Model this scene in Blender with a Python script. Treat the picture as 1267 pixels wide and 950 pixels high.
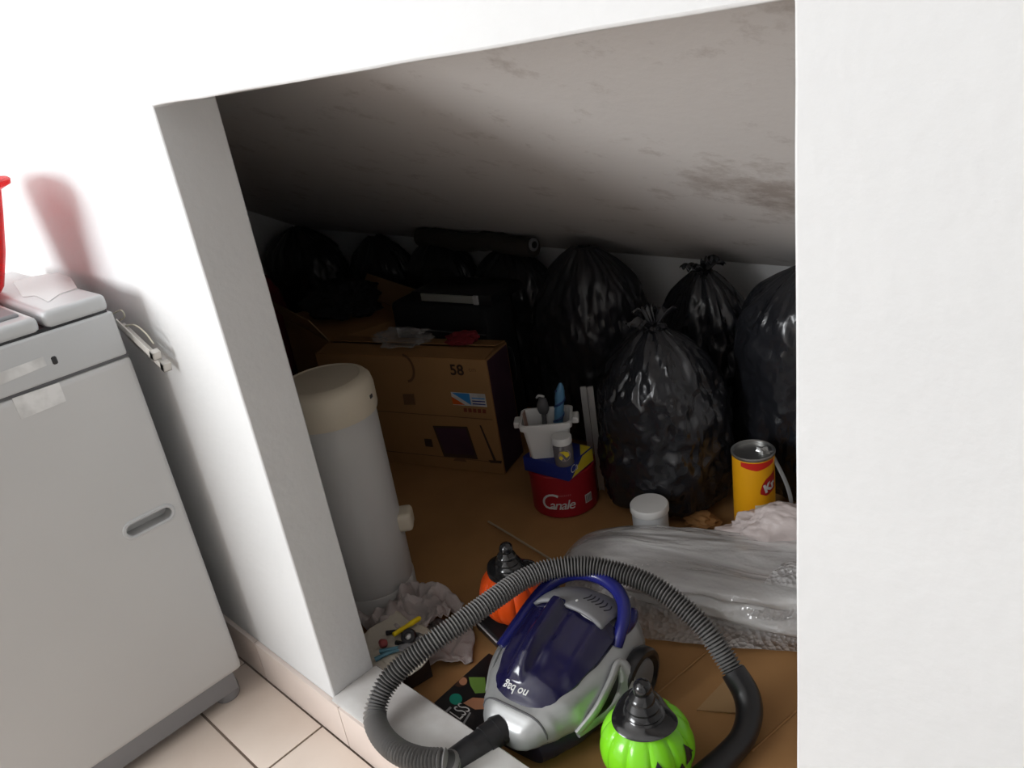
import bpy, bmesh, math, random
import numpy as np
from mathutils import Vector, Matrix, noise

for o in list(bpy.data.objects): bpy.data.objects.remove(o)
SC = bpy.context.scene
COL = SC.collection
PI = math.pi

# ------------------------------------------------------------------ camera
F, CX, CY, H = 980.0, 633.5, 475.0, 1.3
def _ray(p): return np.array([p[0]-CX, p[1]-CY, F])
_U = -_ray((993, 2745)); _U /= np.linalg.norm(_U)
_X = -_ray((-425, 220)); _X -= _X.dot(_U)*_U; _X /= np.linalg.norm(_X)
_Y = np.cross(_U, _X)
ROT = np.array([_X, _Y, _U])
CAMP = np.array([1.25539, -0.54223, H])
cd = bpy.data.cameras.new('camera'); cam = bpy.data.objects.new('camera', cd); COL.objects.link(cam)
r_, u_, b_ = ROT @ [1, 0, 0], ROT @ [0, -1, 0], ROT @ [0, 0, -1]
cam.matrix_world = Matrix(((r_[0], u_[0], b_[0], CAMP[0]), (r_[1], u_[1], b_[1], CAMP[1]), (r_[2], u_[2], b_[2], CAMP[2]), (0, 0, 0, 1)))
cd.sensor_width = 36; cd.lens = F/1267*36; cd.clip_start = 0.02
SC.camera = cam

# ------------------------------------------------------------------ world, daylight, exposure
wd = bpy.data.worlds.new('world'); SC.world = wd; wd.use_nodes = True
wd.node_tree.nodes['Background'].inputs[0].default_value = (0.75, 0.85, 1, 1)
wd.node_tree.nodes['Background'].inputs[1].default_value = 0.6
WIN = (-1.57, -0.10, 0.95, 2.12)      # window opening in the rear wall: x0 x1 z0 z1
RY = -2.6                            # rear wall plane
ld = bpy.data.lights.new('window_daylight', 'AREA'); ld.shape = 'RECTANGLE'
ld.size, ld.size_y = WIN[1]-WIN[0]-.1, WIN[3]-WIN[2]-.1
ld.energy = 88; ld.color = (0.965, 0.985, 1.0)
lo = bpy.data.objects.new('window_daylight', ld); COL.objects.link(lo)
lo.location = ((WIN[0]+WIN[1])/2, RY+.02, (WIN[2]+WIN[3])/2); lo.rotation_euler = (math.radians(90), 0, 0)
SC.view_settings.view_transform = 'Standard'; SC.view_settings.look = 'None'
SC.view_settings.gamma = 1; SC.view_settings.exposure = 0.0
SC.view_settings.use_curve_mapping = False

# ------------------------------------------------------------------ pixel -> point (on a known plane)
def PZ(p, z):
    d = ROT @ _ray(p); return Vector(CAMP + d*((z-H)/d[2]))
def PY(p, y):
    d = ROT @ _ray(p); return Vector(CAMP + d*((y-CAMP[1])/d[1]))
def PX(p, x):
    d = ROT @ _ray(p); return Vector(CAMP + d*((x-CAMP[0])/d[0]))

# ------------------------------------------------------------------ materials
MATS = {}
def mat(name, col, rough=.5, metal=0, bump=0, bscale=40, var=0, vscale=6, coat=0, trans=0, alpha=1, spec=.5,
        kind='noise', col2=None, stretch=(1, 1, 1), ior=1.45, sub=0, bdist=.01, rvar=0):
    if name in MATS: return MATS[name]
    m = bpy.data.materials.new(name); m.use_nodes = True
    nt = m.node_tree; b = nt.nodes['Principled BSDF']; N = nt.nodes.new; L = nt.links.new
    b.inputs['Base Color'].default_value = (*col, 1); b.inputs['Roughness'].default_value = rough
    b.inputs['Metallic'].default_value = metal; b.inputs['Coat Weight'].default_value = coat
    b.inputs['Transmission Weight'].default_value = trans; b.inputs['Alpha'].default_value = alpha
    b.inputs['Specular IOR Level'].default_value = spec; b.inputs['IOR'].default_value = ior
    b.inputs['Coat Roughness'].default_value = .08
    if sub:
        b.inputs['Subsurface Weight'].default_value = sub; b.inputs['Subsurface Radius'].default_value = (.02, .02, .02)
    tc = N('ShaderNodeTexCoord'); mp = N('ShaderNodeMapping'); mp.inputs['Scale'].default_value = stretch
    L(tc.outputs['Object'], mp.inputs['Vector'])
    if var:
        n = N('ShaderNodeTexNoise'); n.inputs['Scale'].default_value = vscale; n.inputs['Detail'].default_value = 6
        L(mp.outputs[0], n.inputs['Vector'])
        r = N('ShaderNodeValToRGB')
        c2 = col2 or tuple(c*(1-var) for c in col)
        r.color_ramp.elements[0].color = (*c2, 1); r.color_ramp.elements[1].color = (*col, 1)
        r.color_ramp.elements[0].position = .35; r.color_ramp.elements[1].position = .62
        L(n.outputs['Fac'], r.inputs[0]); L(r.outputs[0], b.inputs['Base Color'])
        if rvar:
            rr = N('ShaderNodeMapRange'); rr.inputs[3].default_value = rough-rvar; rr.inputs[4].default_value = rough+rvar
            L(n.outputs['Fac'], rr.inputs[0]); L(rr.outputs[0], b.inputs['Roughness'])
    if bump:
        if kind == 'voronoi':
            t = N('ShaderNodeTexVoronoi'); t.inputs['Scale'].default_value = bscale; out = t.outputs['Distance']
        else:
            t = N('ShaderNodeTexNoise'); t.inputs['Scale'].default_value = bscale; t.inputs['Detail'].default_value = 5
            out = t.outputs['Fac']
            if kind == 'crease': t.inputs['Distortion'].default_value = 1.2
        L(mp.outputs[0], t.inputs['Vector'])
        bp = N('ShaderNodeBump'); bp.inputs['Strength'].default_value = bump; bp.inputs['Distance'].default_value = bdist
        L(out, bp.inputs['Height']); L(bp.outputs[0], b.inputs['Normal'])
    MATS[name] = m
    return m

M_WALL = mat('white_plaster', (.70, .705, .705), .8, bump=.25, bscale=55, bdist=.004, var=.05, vscale=3)
M_CEIL = mat('stained_plaster', (.52, .50, .48), .85, bump=.3, bscale=30, bdist=.006, var=.22, vscale=5, col2=(.40, .37, .35))
M_ROOM = mat('room_plaster', (.80, .80, .80), .8, bump=.1, bscale=60, bdist=.003)
M_SILL = mat('worn_painted_sill', (.66, .65, .63), .6, bump=.2, bscale=25, bdist=.004, var=.28, vscale=9, col2=(.50, .47, .45))
M_TILE = mat('beige_tile', (.80, .69, .60), .35, var=.10, vscale=5, bump=.08, bscale=15, bdist=.003, col2=(.74, .62, .53))
M_GROUT = mat('brown_grout', (.26, .20, .16), .9, bump=.3, bscale=120)
M_CONC = mat('grey_concrete', (.25, .22, .2), .9, bump=.4, bscale=30)
M_CARD = mat('brown_cardboard', (.43, .225, .085), .75, var=.2, vscale=4, bump=.12, bscale=14, bdist=.004, col2=(.35, .18, .066))
M_CARD2 = mat('pale_cardboard', (.43, .26, .12), .75, var=.12, vscale=5)
M_TVBOX = mat('printed_cardboard', (.40, .215, .085), .6, var=.12, vscale=5)
M_PRINT = mat('dark_print', (.055, .03, .02), .6)
M_PRINT2 = mat('faded_print', (.17, .085, .04), .6)
M_PURP = mat('purple_print', (.07, .03, .05), .6, var=.3, vscale=8)
def bag_mat(name, col, rough, strength):
    m = bpy.data.materials.new(name); m.use_nodes = True; nt = m.node_tree; N = nt.nodes.new; L = nt.links.new
    b = nt.nodes['Principled BSDF']; b.inputs['Base Color'].default_value = (*col, 1); b.inputs['Roughness'].default_value = rough; b.inputs['Specular IOR Level'].default_value = .65
    tc = N('ShaderNodeTexCoord'); w = N('ShaderNodeTexNoise'); w.inputs['Scale'].default_value = 5; w.inputs['Detail'].default_value = 3
    L(tc.outputs['Object'], w.inputs[0])
    sc = N('ShaderNodeVectorMath'); sc.operation = 'SCALE'; sc.inputs['Scale'].default_value = .35; L(w.outputs['Color'], sc.inputs[0])
    ad = N('ShaderNodeVectorMath'); L(tc.outputs['Object'], ad.inputs[0]); L(sc.outputs[0], ad.inputs[1])
    mp = N('ShaderNodeMapping'); mp.inputs['Scale'].default_value = (1, 1, .45); L(ad.outputs[0], mp.inputs[0])
    v = N('ShaderNodeTexVoronoi'); v.feature = 'SMOOTH_F1'; v.inputs['Scale'].default_value = 9; v.inputs['Smoothness'].default_value = .12; L(mp.outputs[0], v.inputs['Vector'])
    v2 = N('ShaderNodeTexVoronoi'); v2.inputs['Scale'].default_value = 24; L(mp.outputs[0], v2.inputs['Vector'])
    b1 = N('ShaderNodeBump'); b1.inputs['Strength'].default_value = strength; b1.inputs['Distance'].default_value = .035; L(v.outputs['Distance'], b1.inputs['Height'])
    b2 = N('ShaderNodeBump'); b2.inputs['Strength'].default_value = strength*.35; b2.inputs['Distance'].default_value = .008; L(v2.outputs['Distance'], b2.inputs['Height'])
    L(b1.outputs[0], b2.inputs['Normal']); L(b2.outputs[0], b.inputs['Normal'])
    return m
M_BAG = bag_mat('black_polythene', (.017, .018, .022), .25, .30)
M_BAGB = bag_mat('dull_black_polythene', (.016, .016, .020), .36, .25)
M_WASH = mat('silver_grey_enamel', (.56, .56, .555), .6, metal=.1, var=.05, vscale=2, bump=.02, bscale=90, bdist=.001)
M_WASHT = mat('grey_plastic_top', (.50, .51, .515), .28)
M_DGREY = mat('dark_grey_plastic', (.10, .10, .105), .5)
M_MGREY = mat('mid_grey_plastic', (.24, .24, .25), .45)
M_LGREY = mat('light_grey_plastic', (.52, .52, .53), .4)
M_BLACK = mat('black_plastic', (.016, .016, .018), .35, coat=.2)
M_HAT = mat('glossy_black_plastic', (.014, .014, .015), .2, coat=.6)
M_STICK = mat('worn_white_sticker', (.74, .74, .73), .6, var=.3, vscale=30, col2=(.55, .55, .54))
M_BEIGE = mat('beige_plastic', (.62, .55, .43), .45, var=.06, vscale=4)
M_BIN = mat('off_white_plastic', (.56, .55, .53), .4, var=.06, vscale=3)
M_WHITE = mat('white_plastic', (.76, .755, .74), .4)
M_TRANSW = mat('milky_plastic', (.55, .56, .57), .35)
M_RED = mat('red_tin', (.36, .012, .022), .4, var=.15, vscale=8)
M_REDT = mat('red_translucent_plastic', (.75, .015, .012), .25, spec=.5)
M_ORANGE = mat('orange_plastic', (.85, .09, .008), .35, sub=.15)
M_GREEN = mat('green_plastic', (.26, .80, .02), .25, coat=.3, sub=.2)
M_YELLOW = mat('yellow_print', (.80, .63, .04), .5)
M_CANY = mat('orange_yellow_label', (.86, .40, .008), .35)
M_BLUE = mat('blue_print', (.016, .03, .21), .45)
M_LBLUE = mat('light_blue_print', (.05, .30, .72), .45)
M_VIOL = mat('vacuum_blue_violet', (.009, .008, .042), .16, coat=.4)
M_VBLUE = mat('vacuum_handle_blue', (.013, .016, .15), .25, coat=.3)
M_SILVER = mat('silver_paint', (.46, .47, .47), .33, metal=.55)
M_ALU = mat('brushed_aluminium', (.62, .62, .62), .35, metal=.8, bump=.1, bscale=60, stretch=(20, 20, 1))
M_TINMETAL = mat('tin_metal', (.45, .45, .44), .35, metal=.9)
M_HOSE = mat('grey_hose_plastic', (.19, .185, .18), .32)
M_GROOVE = mat('hose_groove_plastic', (.045, .045, .045), .5)
M_CLOTH = mat('grey_pink_cloth', (.50, .44, .42), .9, bump=.3, bscale=60, var=.2, vscale=9)
M_CREAM = mat('cream_cloth', (.60, .55, .46), .9, bump=.3, bscale=90, var=.1, vscale=9)
M_WRAPIN = mat('grey_foam', (.58, .55, .54), .7, var=.2, vscale=4)
M_PINKBAG = mat('pinkish_white_polythene', (.60, .52, .50), .45, bump=.35, bscale=14, bdist=.02, kind='crease')
M_WOOD = mat('pale_stick_wood', (.42, .33, .22), .7)
M_SKIN = mat('printed_skin_tone', (.42, .19, .10), .6)
M_HAIR = mat('printed_brown', (.06, .025, .015), .6)
M_PGREEN = mat('printed_green', (.16, .30, .05), .6)
M_TEAL = mat('printed_teal', (.01, .26, .18), .6)
M_DARKRED = mat('dark_red_fabric', (.20, .012, .02), .8, bump=.3, bscale=20)
M_SUIT = mat('black_fabric', (.012, .012, .014), .8, bump=.2, bscale=80)
M_TOYBLUE = mat('toy_teal_blue', (.09, .23, .30), .4)
M_TOYRED = mat('toy_dull_red', (.30, .06, .06), .45)
M_GLASSF = mat('window_glass', (.9, .95, 1), .05, trans=1, spec=.5)

def wrap_mat(name, alpha, kind, bscale, bump, col=(.66, .64, .63)):
    m = bpy.data.materials.new(name); m.use_nodes = True
    nt = m.node_tree; N = nt.nodes.new; L = nt.links.new
    b = nt.nodes['Principled BSDF']; out = nt.nodes['Material Output']
    b.inputs['Base Color'].default_value = (*col, 1); b.inputs['Roughness'].default_value = .12
    b.inputs['Coat Weight'].default_value = .6; b.inputs['Coat Roughness'].default_value = .06
    b.inputs['Specular IOR Level'].default_value = .9
    tc = N('ShaderNodeTexCoord')
    n = N('ShaderNodeTexNoise'); n.inputs['Scale'].default_value = 8; n.inputs['Detail'].default_value = 2.5; n.inputs['Distortion'].default_value = .8
    mp = N('ShaderNodeMapping'); mp.vector_type = 'TEXTURE'; mp.inputs['Scale'].default_value = (3.4, .75, .75); mp.inputs['Rotation'].default_value = (0, 0, .305)
    L(tc.outputs['Object'], mp.inputs[0]); L(mp.outputs[0], n.inputs[0])
    b1 = N('ShaderNodeBump'); b1.inputs['Strength'].default_value = .9; b1.inputs['Distance'].default_value = .045
    L(n.outputs['Fac'], b1.inputs['Height'])
    v = N('ShaderNodeTexVoronoi'); v.inputs['Scale'].default_value = bscale
    L(tc.outputs['Object'], v.inputs['Vector'])
    b2 = N('ShaderNodeBump'); b2.inputs['Strength'].default_value = bump; b2.inputs['Distance'].default_value = .01
    L(v.outputs['Distance'], b2.inputs['Height']); L(b1.outputs[0], b2.inputs['Normal']); L(b2.outputs[0], b.inputs['Normal'])
    t = N('ShaderNodeBsdfTransparent'); mx = N('ShaderNodeMixShader')
    mr = N('ShaderNodeMapRange'); mr.inputs[1].default_value = .35; mr.inputs[2].default_value = .65
    mr.inputs[3].default_value = max(0, alpha-.2); mr.inputs[4].default_value = min(1, alpha+.2)
    L(n.outputs['Fac'], mr.inputs[0]); L(mr.outputs[0], mx.inputs[0])
    L(t.outputs[0], mx.inputs[1]); L(b.outputs[0], mx.inputs[2]); L(mx.outputs[0], out.inputs[0])
    return m
M_WRAP = wrap_mat('bubble_wrap_film', .55, 'v', 110, .12, (.84, .83, .82))
M_WRAP2 = wrap_mat('bubble_wrap_sheet', .62, 'v', 90, .9)
M_CLEAR = wrap_mat('clear_film', .3, 'v', 40, .1)

def translucent_red():
    m = bpy.data.materials.new('red_translucent_bowl_plastic'); m.use_nodes = True
    nt = m.node_tree; b = nt.nodes['Principled BSDF']; out = nt.nodes['Material Output']
    b.inputs['Base Color'].default_value = (.72, .012, .010, 1); b.inputs['Roughness'].default_value = .25
    t = nt.nodes.new('ShaderNodeBsdfTransparent'); t.inputs[0].default_value = (.80, .13, .15, 1)
    mx = nt.nodes.new('ShaderNodeMixShader'); mx.inputs[0].default_value = .4
    nt.links.new(t.outputs[0], mx.inputs[1]); nt.links.new(b.outputs[0], mx.inputs[2]); nt.links.new(mx.outputs[0], out.inputs[0])
    return m
M_BOWL = translucent_red()

# ------------------------------------------------------------------ mesh helpers
def link(name, me, m, parent=None, smooth=True):
    if m is not None and not me.materials: me.materials.append(m)
    if smooth and len(me.polygons):
        me.polygons.foreach_set('use_smooth', [True]*len(me.polygons))
        try: me.set_sharp_from_angle(angle=math.radians(38))
        except Exception: pass
    o = bpy.data.objects.new(name, me); COL.objects.link(o)
    if parent is not None: o.parent = parent
    return o
def pyd(name, v, f, m, parent=None, smooth=True):
    me = bpy.data.meshes.new(name); me.from_pydata([tuple(a) for a in v], [], f); me.update(); return link(name, me, m, parent, smooth)
def frombm(name, bm, m, parent=None, smooth=True):
    bmesh.ops.recalc_face_normals(bm, faces=bm.faces[:])
    me = bpy.data.meshes.new(name); bm.to_mesh(me); bm.free(); return link(name, me, m, parent, smooth)
def tag(o, label, cat, group=None, kind=None):
    o['label'] = label; o['category'] = cat
    if group: o['group'] = group
    if kind: o['kind'] = kind
    return o
def empty(name, loc, rz=0, label=None, cat=None, group=None):
    o = bpy.data.objects.new(name, None); COL.objects.link(o); o.location = loc; o.rotation_euler = (0, 0, rz); o.empty_display_size = .05
    if label: tag(o, label, cat, group)
    return o
def struct(o): o['kind'] = 'structure'; return o
def bbox(bm, lo_, hi, bev=0, seg=2, M=None):
    g = bmesh.ops.create_cube(bm, size=1)
    vs = g['verts']
    for v in vs:
        v.co = Vector([(lo_[i]+hi[i])/2 + v.co[i]*(hi[i]-lo_[i]) for i in range(3)])
    if bev:
        es = list({e for v in vs for e in v.link_edges})
        r = bmesh.ops.bevel(bm, geom=es, offset=bev, segments=seg, affect='EDGES', profile=.6)
        vs = list({v for f in r['faces'] for v in f.verts} | {v for v in vs if v.is_valid})
    if M is not None:
        bmesh.ops.transform(bm, matrix=M, verts=vs)
    return vs
def box(name, lo_, hi, m, parent=None, bev=0, M=None):
    bm = bmesh.new(); bbox(bm, lo_, hi, bev, M=M); return frombm(name, bm, m, parent)
def lathe(name, prof, m, parent=None, seg=40, c=(0, 0, 0), rib=None, M=None, cap=True):
    v, f = [], []
    for (r, z) in prof:
        for k in range(seg):
            a = 2*PI*k/seg; rr = r*(rib(a, z) if rib else 1)
            v.append(Vector((c[0]+rr*math.cos(a), c[1]+rr*math.sin(a), c[2]+z)))
    n = len(prof)
    for i in range(n-1):
        for k in range(seg):
            k2 = (k+1) % seg
            f.append((i*seg+k, i*seg+k2, (i+1)*seg+k2, (i+1)*seg+k))
    if cap:
        if prof[0][0] > 1e-5: f.append(tuple(range(seg))[::-1])
        if prof[-1][0] > 1e-5: f.append(tuple((n-1)*seg+k for k in range(seg)))
    if M is not None: v = [M @ p for p in v]
    return pyd(name, v, f, m, parent)
def catmull(pts, n):
    P = [Vector(p) for p in pts]; P = [P[0]*2-P[1]] + P + [P[-1]*2-P[-2]]
    out = []
    for i in range(1, len(P)-2):
        for k in range(n):
            t = k/n
            out.append(.5*((2*P[i]) + (P[i+1]-P[i-1])*t + (2*P[i-1]-5*P[i]+4*P[i+1]-P[i+2])*t*t + (3*P[i]-P[i-1]-3*P[i+1]+P[i+2])*t**3))
    out.append(P[-2]); return out
def resample(pts, step):
    out = [pts[0]]; acc = 0; d = 0
    seglen = [(pts[i+1]-pts[i]).length for i in range(len(pts)-1)]
    tot = sum(seglen); n = max(2, int(tot/step)); res = []
    i = 0; s0 = 0
    for k in range(n+1):
        s = tot*k/n
        while i < len(seglen)-1 and s0+seglen[i] < s: s0 += seglen[i]; i += 1
        t = (s-s0)/seglen[i] if seglen[i] else 0
        res.append(pts[i].lerp(pts[i+1], min(1, t)))
    return res
def tube(name, pts, rad, m, parent=None, seg=12, flat=1.0, upv=None, cap=True, m2=None, m2f=None):
    """rad: number or function of (index fraction, index)"""
    n = len(pts); v, f = [], []; pts = [Vector(p) for p in pts]
    up = Vector(upv) if upv else None; prev = None
    for i, p in enumerate(pts):
        t = (pts[min(i+1, n-1)]-pts[max(i-1, 0)]).normalized()
        if up is not None: a = (up - t*up.dot(t)).normalized()
        else:
            if prev is None:
                q = Vector((0, 0, 1)) if abs(t.z) < .9 else Vector((1, 0, 0)); a = (q-t*q.dot(t)).normalized()
            else: a = (prev-t*prev.dot(t)).normalized()
        prev = a; b = t.cross(a)
        r = rad(i/(n-1), i) if callable(rad) else rad
        for k in range(seg):
            an = 2*PI*k/seg; v.append(p + a*math.cos(an)*r*flat + b*math.sin(an)*r)
    for i in range(n-1):
        for k in range(seg):
            k2 = (k+1) % seg; f.append((i*seg+k, i*seg+k2, (i+1)*seg+k2, (i+1)*seg+k))
    if cap:
        f.append(tuple(range(seg))[::-1]); f.append(tuple((n-1)*seg+k for k in range(seg)))
    o = pyd(name, v, f, m, parent)
    if m2:
        o.data.materials.append(m2)
        for p in o.data.polygons:
            if p.index < (n-1)*seg and m2f(p.index//seg): p.material_index = 1
    return o
def grid(name, nu, nv, fn, m, parent=None, thick=0, sub=None):
    v = [fn(i/(nu-1), j/(nv-1)) for j in range(nv) for i in range(nu)]
    f = [(j*nu+i, j*nu+i+1, (j+1)*nu+i+1, (j+1)*nu+i) for j in range(nv-1) for i in range(nu-1)]
    o = pyd(name, v, f, m, parent)
    if thick:
        md = o.modifiers.new('s', 'SOLIDIFY'); md.thickness = thick; md.offset = 0
    return o
def text(name, body, size, fn, m, parent=None, shear=0, bold=0, spacing=1):
    cu = bpy.data.curves.new('t', 'FONT'); cu.body = body; cu.size = size; cu.shear = shear; cu.offset = bold; cu.space_character = spacing
    cu.align_x = 'CENTER'; cu.align_y = 'CENTER'; cu.resolution_u = 4
    t = bpy.data.objects.new('t', cu); COL.objects.link(t); dg = bpy.context.evaluated_depsgraph_get()
    me = bpy.data.meshes.new_from_object(t.evaluated_get(dg)); bpy.data.objects.remove(t); bpy.data.curves.remove(cu)
    bm = bmesh.new(); bm.from_mesh(me)
    bmesh.ops.triangulate(bm, faces=bm.faces[:])
    if callable(fn):
        L = max(size*.12, .0015)
        for _ in range(2):
            es = [e for e in bm.edges if e.calc_length() > size*.25]
            if es: bmesh.ops.subdivide_edges(bm, edges=es, cuts=1); bmesh.ops.triangulate(bm, faces=bm.faces[:])
    for v in bm.verts: v.co = Vector(fn(v.co.x, v.co.y))
    bm.to_mesh(me); bm.free(); me.materials.clear(); me.materials.append(m)
    return link(name, me, m, parent, False)
def quadpatch(name, pts, m, parent=None):
    return pyd(name, pts, [tuple(range(len(pts)))], m, parent, False)
def fbm(p, o=4):
    return noise.fractal(p, 1.0, 2.0, o)
def prism(name, poly, z0, z1, m, parent=None, bev=0):
    bm = bmesh.new(); vs = [bm.verts.new((p[0], p[1], z0)) for p in poly]; fc = bm.faces.new(vs)
    r = bmesh.ops.extrude_face_region(bm, geom=[fc]); 
    for v in r['geom']:
        if isinstance(v, bmesh.types.BMVert): v.co.z = z1
    if bev: bmesh.ops.bevel(bm, geom=bm.edges[:], offset=bev, segments=2, affect='EDGES')
    return frombm(name, bm, m, parent)

# ------------------------------------------------------------------ the setting
X0, X1 = -2.3, 2.5          # room
OPW, TH = 1.0, .105         # opening width, wall thickness
SILL = .117; LINT = 1.293
YB, ZB = 1.56, .600         # closet back wall, ceiling height there
CSL = math.tan(math.radians(30))
def ceil_z(y): return ZB + (YB-y)*CSL
def wall_front():
    bm = bmesh.new()
    xs = [X0, 0, OPW, X1]; zs = [0, SILL, LINT, 2.5]
    def edge(n, a, b): return [a+(b-a)*k/n for k in range(n+1)]
    # dense grid so that the arris can waver a little, as hand-finished plaster does
    gx = edge(8, X0, 0)[:-1] + edge(24, 0, OPW)[:-1] + edge(8, OPW, X1)
    gz = [0] + edge(26, SILL, LINT)[:-1] + edge(4, LINT, 2.5)
    def wob(x, z):
        dx = dz = 0
        e = .0012
        if abs(x) < 1e-6 or abs(x-OPW) < 1e-6: dx = e*noise.noise(Vector((x*3+7, z*9, 2)))
        if abs(z-LINT) < 1e-6: dz = e*noise.noise(Vector((x*9, 3, 5)))+.010*min(1, max(0, x))-.003
        return dx, dz
    V = {}
    def vert(i, j, y):
        k = (i, j, y)
        if k not in V:
            dx, dz = wob(gx[i], gz[j]); V[k] = bm.verts.new((gx[i]+dx, y, gz[j]+dz))
        return V[k]
    def solid(i, j):
        x = (gx[i]+gx[i+1])/2; z = (gz[j]+gz[j+1])/2
        return not (0 < x < OPW and z < LINT)
    nx, nz = len(gx)-1, len(gz)-1
    for i in range(nx):
        for j in range(nz):
            if not solid(i, j): continue
            bm.faces.new([vert(i, j, 0), vert(i+1, j, 0), vert(i+1, j+1, 0), vert(i, j+1, 0)])
            bm.faces.new([vert(i, j, TH), vert(i, j+1, TH), vert(i+1, j+1, TH), vert(i+1, j, TH)])
            for di, dj, a, b in ((-1, 0, (i, j), (i, j+1)), (1, 0, (i+1, j+1), (i+1, j)), (0, -1, (i+1, j), (i, j)), (0, 1, (i, j+1), (i+1, j+1))):
                ii, jj = i+di, j+dj
                if 0 <= ii < nx and 0 <= jj < nz and solid(ii, jj): continue
                bm.faces.new([vert(*a, 0), vert(*b, 0), vert(*b, TH), vert(*a, TH)])
    o = frombm('wall_front', bm, M_WALL)
    md = o.modifiers.new('b', 'BEVEL'); md.width = .003; md.segments = 2; md.limit_method = 'ANGLE'; md.angle_limit = math.radians(50)
    return struct(o)
wall_front()
struct(box('wall_rear', (X0, RY-.1, 0), (WIN[0], RY, 2.5), M_ROOM))
struct(box('wall_rear', (WIN[1], RY-.1, 0), (X1, RY, 2.5), M_ROOM))
struct(box('wall_rear', (WIN[0], RY-.1, 0), (WIN[1], RY, WIN[2]), M_ROOM))
struct(box('wall_rear', (WIN[0], RY-.1, WIN[3]), (WIN[1], RY, 2.5), M_ROOM))
struct(box('wall_left', (X0-.1, RY-.1, 0), (X0, 0, 2.5), M_ROOM))
struct(box('wall_right', (X1, RY-.1, 0), (X1+.1, 0, 2.5), M_ROOM))
struct(box('ceiling', (X0-.1, RY-.1, 2.5), (X1+.1, TH, 2.6), M_ROOM))
wn = struct(empty('window_1', ((WIN[0]+WIN[1])/2, RY-.05, WIN[2])))
bm = bmesh.new(); ww = (WIN[1]-WIN[0])/2; wh = WIN[3]-WIN[2]
for a, b in (((-ww, -.03, 0), (-ww+.05, .03, wh)), ((ww-.05, -.03, 0), (ww, .03, wh)), ((-ww+.05, -.03, 0), (ww-.05, .03, .05)), ((-ww+.05, -.03, wh-.05), (ww-.05, .03, wh)), ((-.02, -.025, .05), (.02, .025, wh-.05))):
    bbox(bm, a, b, .004)
frombm('window_frame', bm, M_WHITE, wn)
box('pane', (-ww+.05, -.004, .05), (ww-.05, .004, wh-.05), M_GLASSF, wn)
# closet shell
CXL, CXR = -2.3, 1.3
struct(box('wall_closet_back', (CXL, YB, -.05), (CXR, YB+.1, ZB+.2), mat('closet_wall_plaster', (.80, .80, .80), .85, bump=.2, bscale=30, bdist=.004)))
struct(box('wall_closet_left', (CXL-.1, TH, -.05), (CXL, YB+.1, 1.7), M_ROOM))
struct(box('wall_closet_right', (CXR, TH, -.05), (CXR+.1, YB+.1, 1.7), M_ROOM))
struct(box('floor_closet', (CXL, TH, -.05), (CXR, YB, .02), M_CONC))
zc0 = ceil_z(TH)
struct(pyd('ceiling_closet', [(CXL, TH, zc0), (CXR, TH, zc0), (CXR, YB, ZB), (CXL, YB, ZB), (CXL, TH, zc0+.15), (CXR, TH, zc0+.15), (CXR, YB, ZB+.15), (CXL, YB, ZB+.15)],
    [(0, 3, 2, 1), (4, 5, 6, 7), (0, 1, 5, 4), (1, 2, 6, 5), (2, 3, 7, 6), (3, 0, 4, 7)], None, None, False))
# mottled stain on the sloping soffit: its own pattern, fixed to the plaster
def ceil_mat():
    m = bpy.data.materials.new('soffit_plaster'); m.use_nodes = True; nt = m.node_tree; N = nt.nodes.new; L = nt.links.new
    b = nt.nodes['Principled BSDF']; b.inputs['Roughness'].default_value = .9
    tc = N('ShaderNodeTexCoord'); n = N('ShaderNodeTexNoise'); n.inputs['Scale'].default_value = 9; n.inputs['Detail'].default_value = 8; n.inputs['Roughness'].default_value = .7
    L(tc.outputs['Object'], n.inputs[0])
    sp = N('ShaderNodeVectorMath'); sp.operation = 'DISTANCE'; L(tc.outputs['Object'], sp.inputs[0])
    q = PY((955, 235), .95); t = Vector((q.x, .95, ceil_z(.95))); 
    d = ROT @ _ray((950, 240)); # hit of that ray with the slope
    nrm = Vector((0, CSL, 1)); k = (ZB+YB*CSL - (CAMP[2]+CAMP[1]*CSL))/(d[2]+d[1]*CSL); t = Vector(CAMP+d*k)
    sp.inputs[1].default_value = t
    mr = N('ShaderNodeMapRange'); mr.inputs[1].default_value = .02; mr.inputs[2].default_value = .22; mr.inputs[3].default_value = .28; mr.inputs[4].default_value = 0
    L(sp.outputs['Value'], mr.inputs[0])
    ad = N('ShaderNodeMath'); ad.operation = 'ADD'; L(n.outputs['Fac'], ad.inputs[0]); L(mr.outputs[0], ad.inputs[1])
    r = N('ShaderNodeValToRGB'); r.color_ramp.elements[0].position = .56; r.color_ramp.elements[0].color = (.68, .65, .63, 1)
    r.color_ramp.elements[1].position = .80; r.color_ramp.elements[1].color = (.40, .35, .32, 1)
    L(ad.outputs[0], r.inputs[0]); L(r.outputs[0], b.inputs['Base Color'])
    bp = N('ShaderNodeBump'); bp.inputs['Strength'].default_value = .3; bp.inputs['Distance'].default_value = .006; L(n.outputs['Fac'], bp.inputs['Height']); L(bp.outputs[0], b.inputs['Normal'])
    return m
bpy.data.objects['ceiling_closet'].data.materials.append(ceil_mat())
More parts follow.
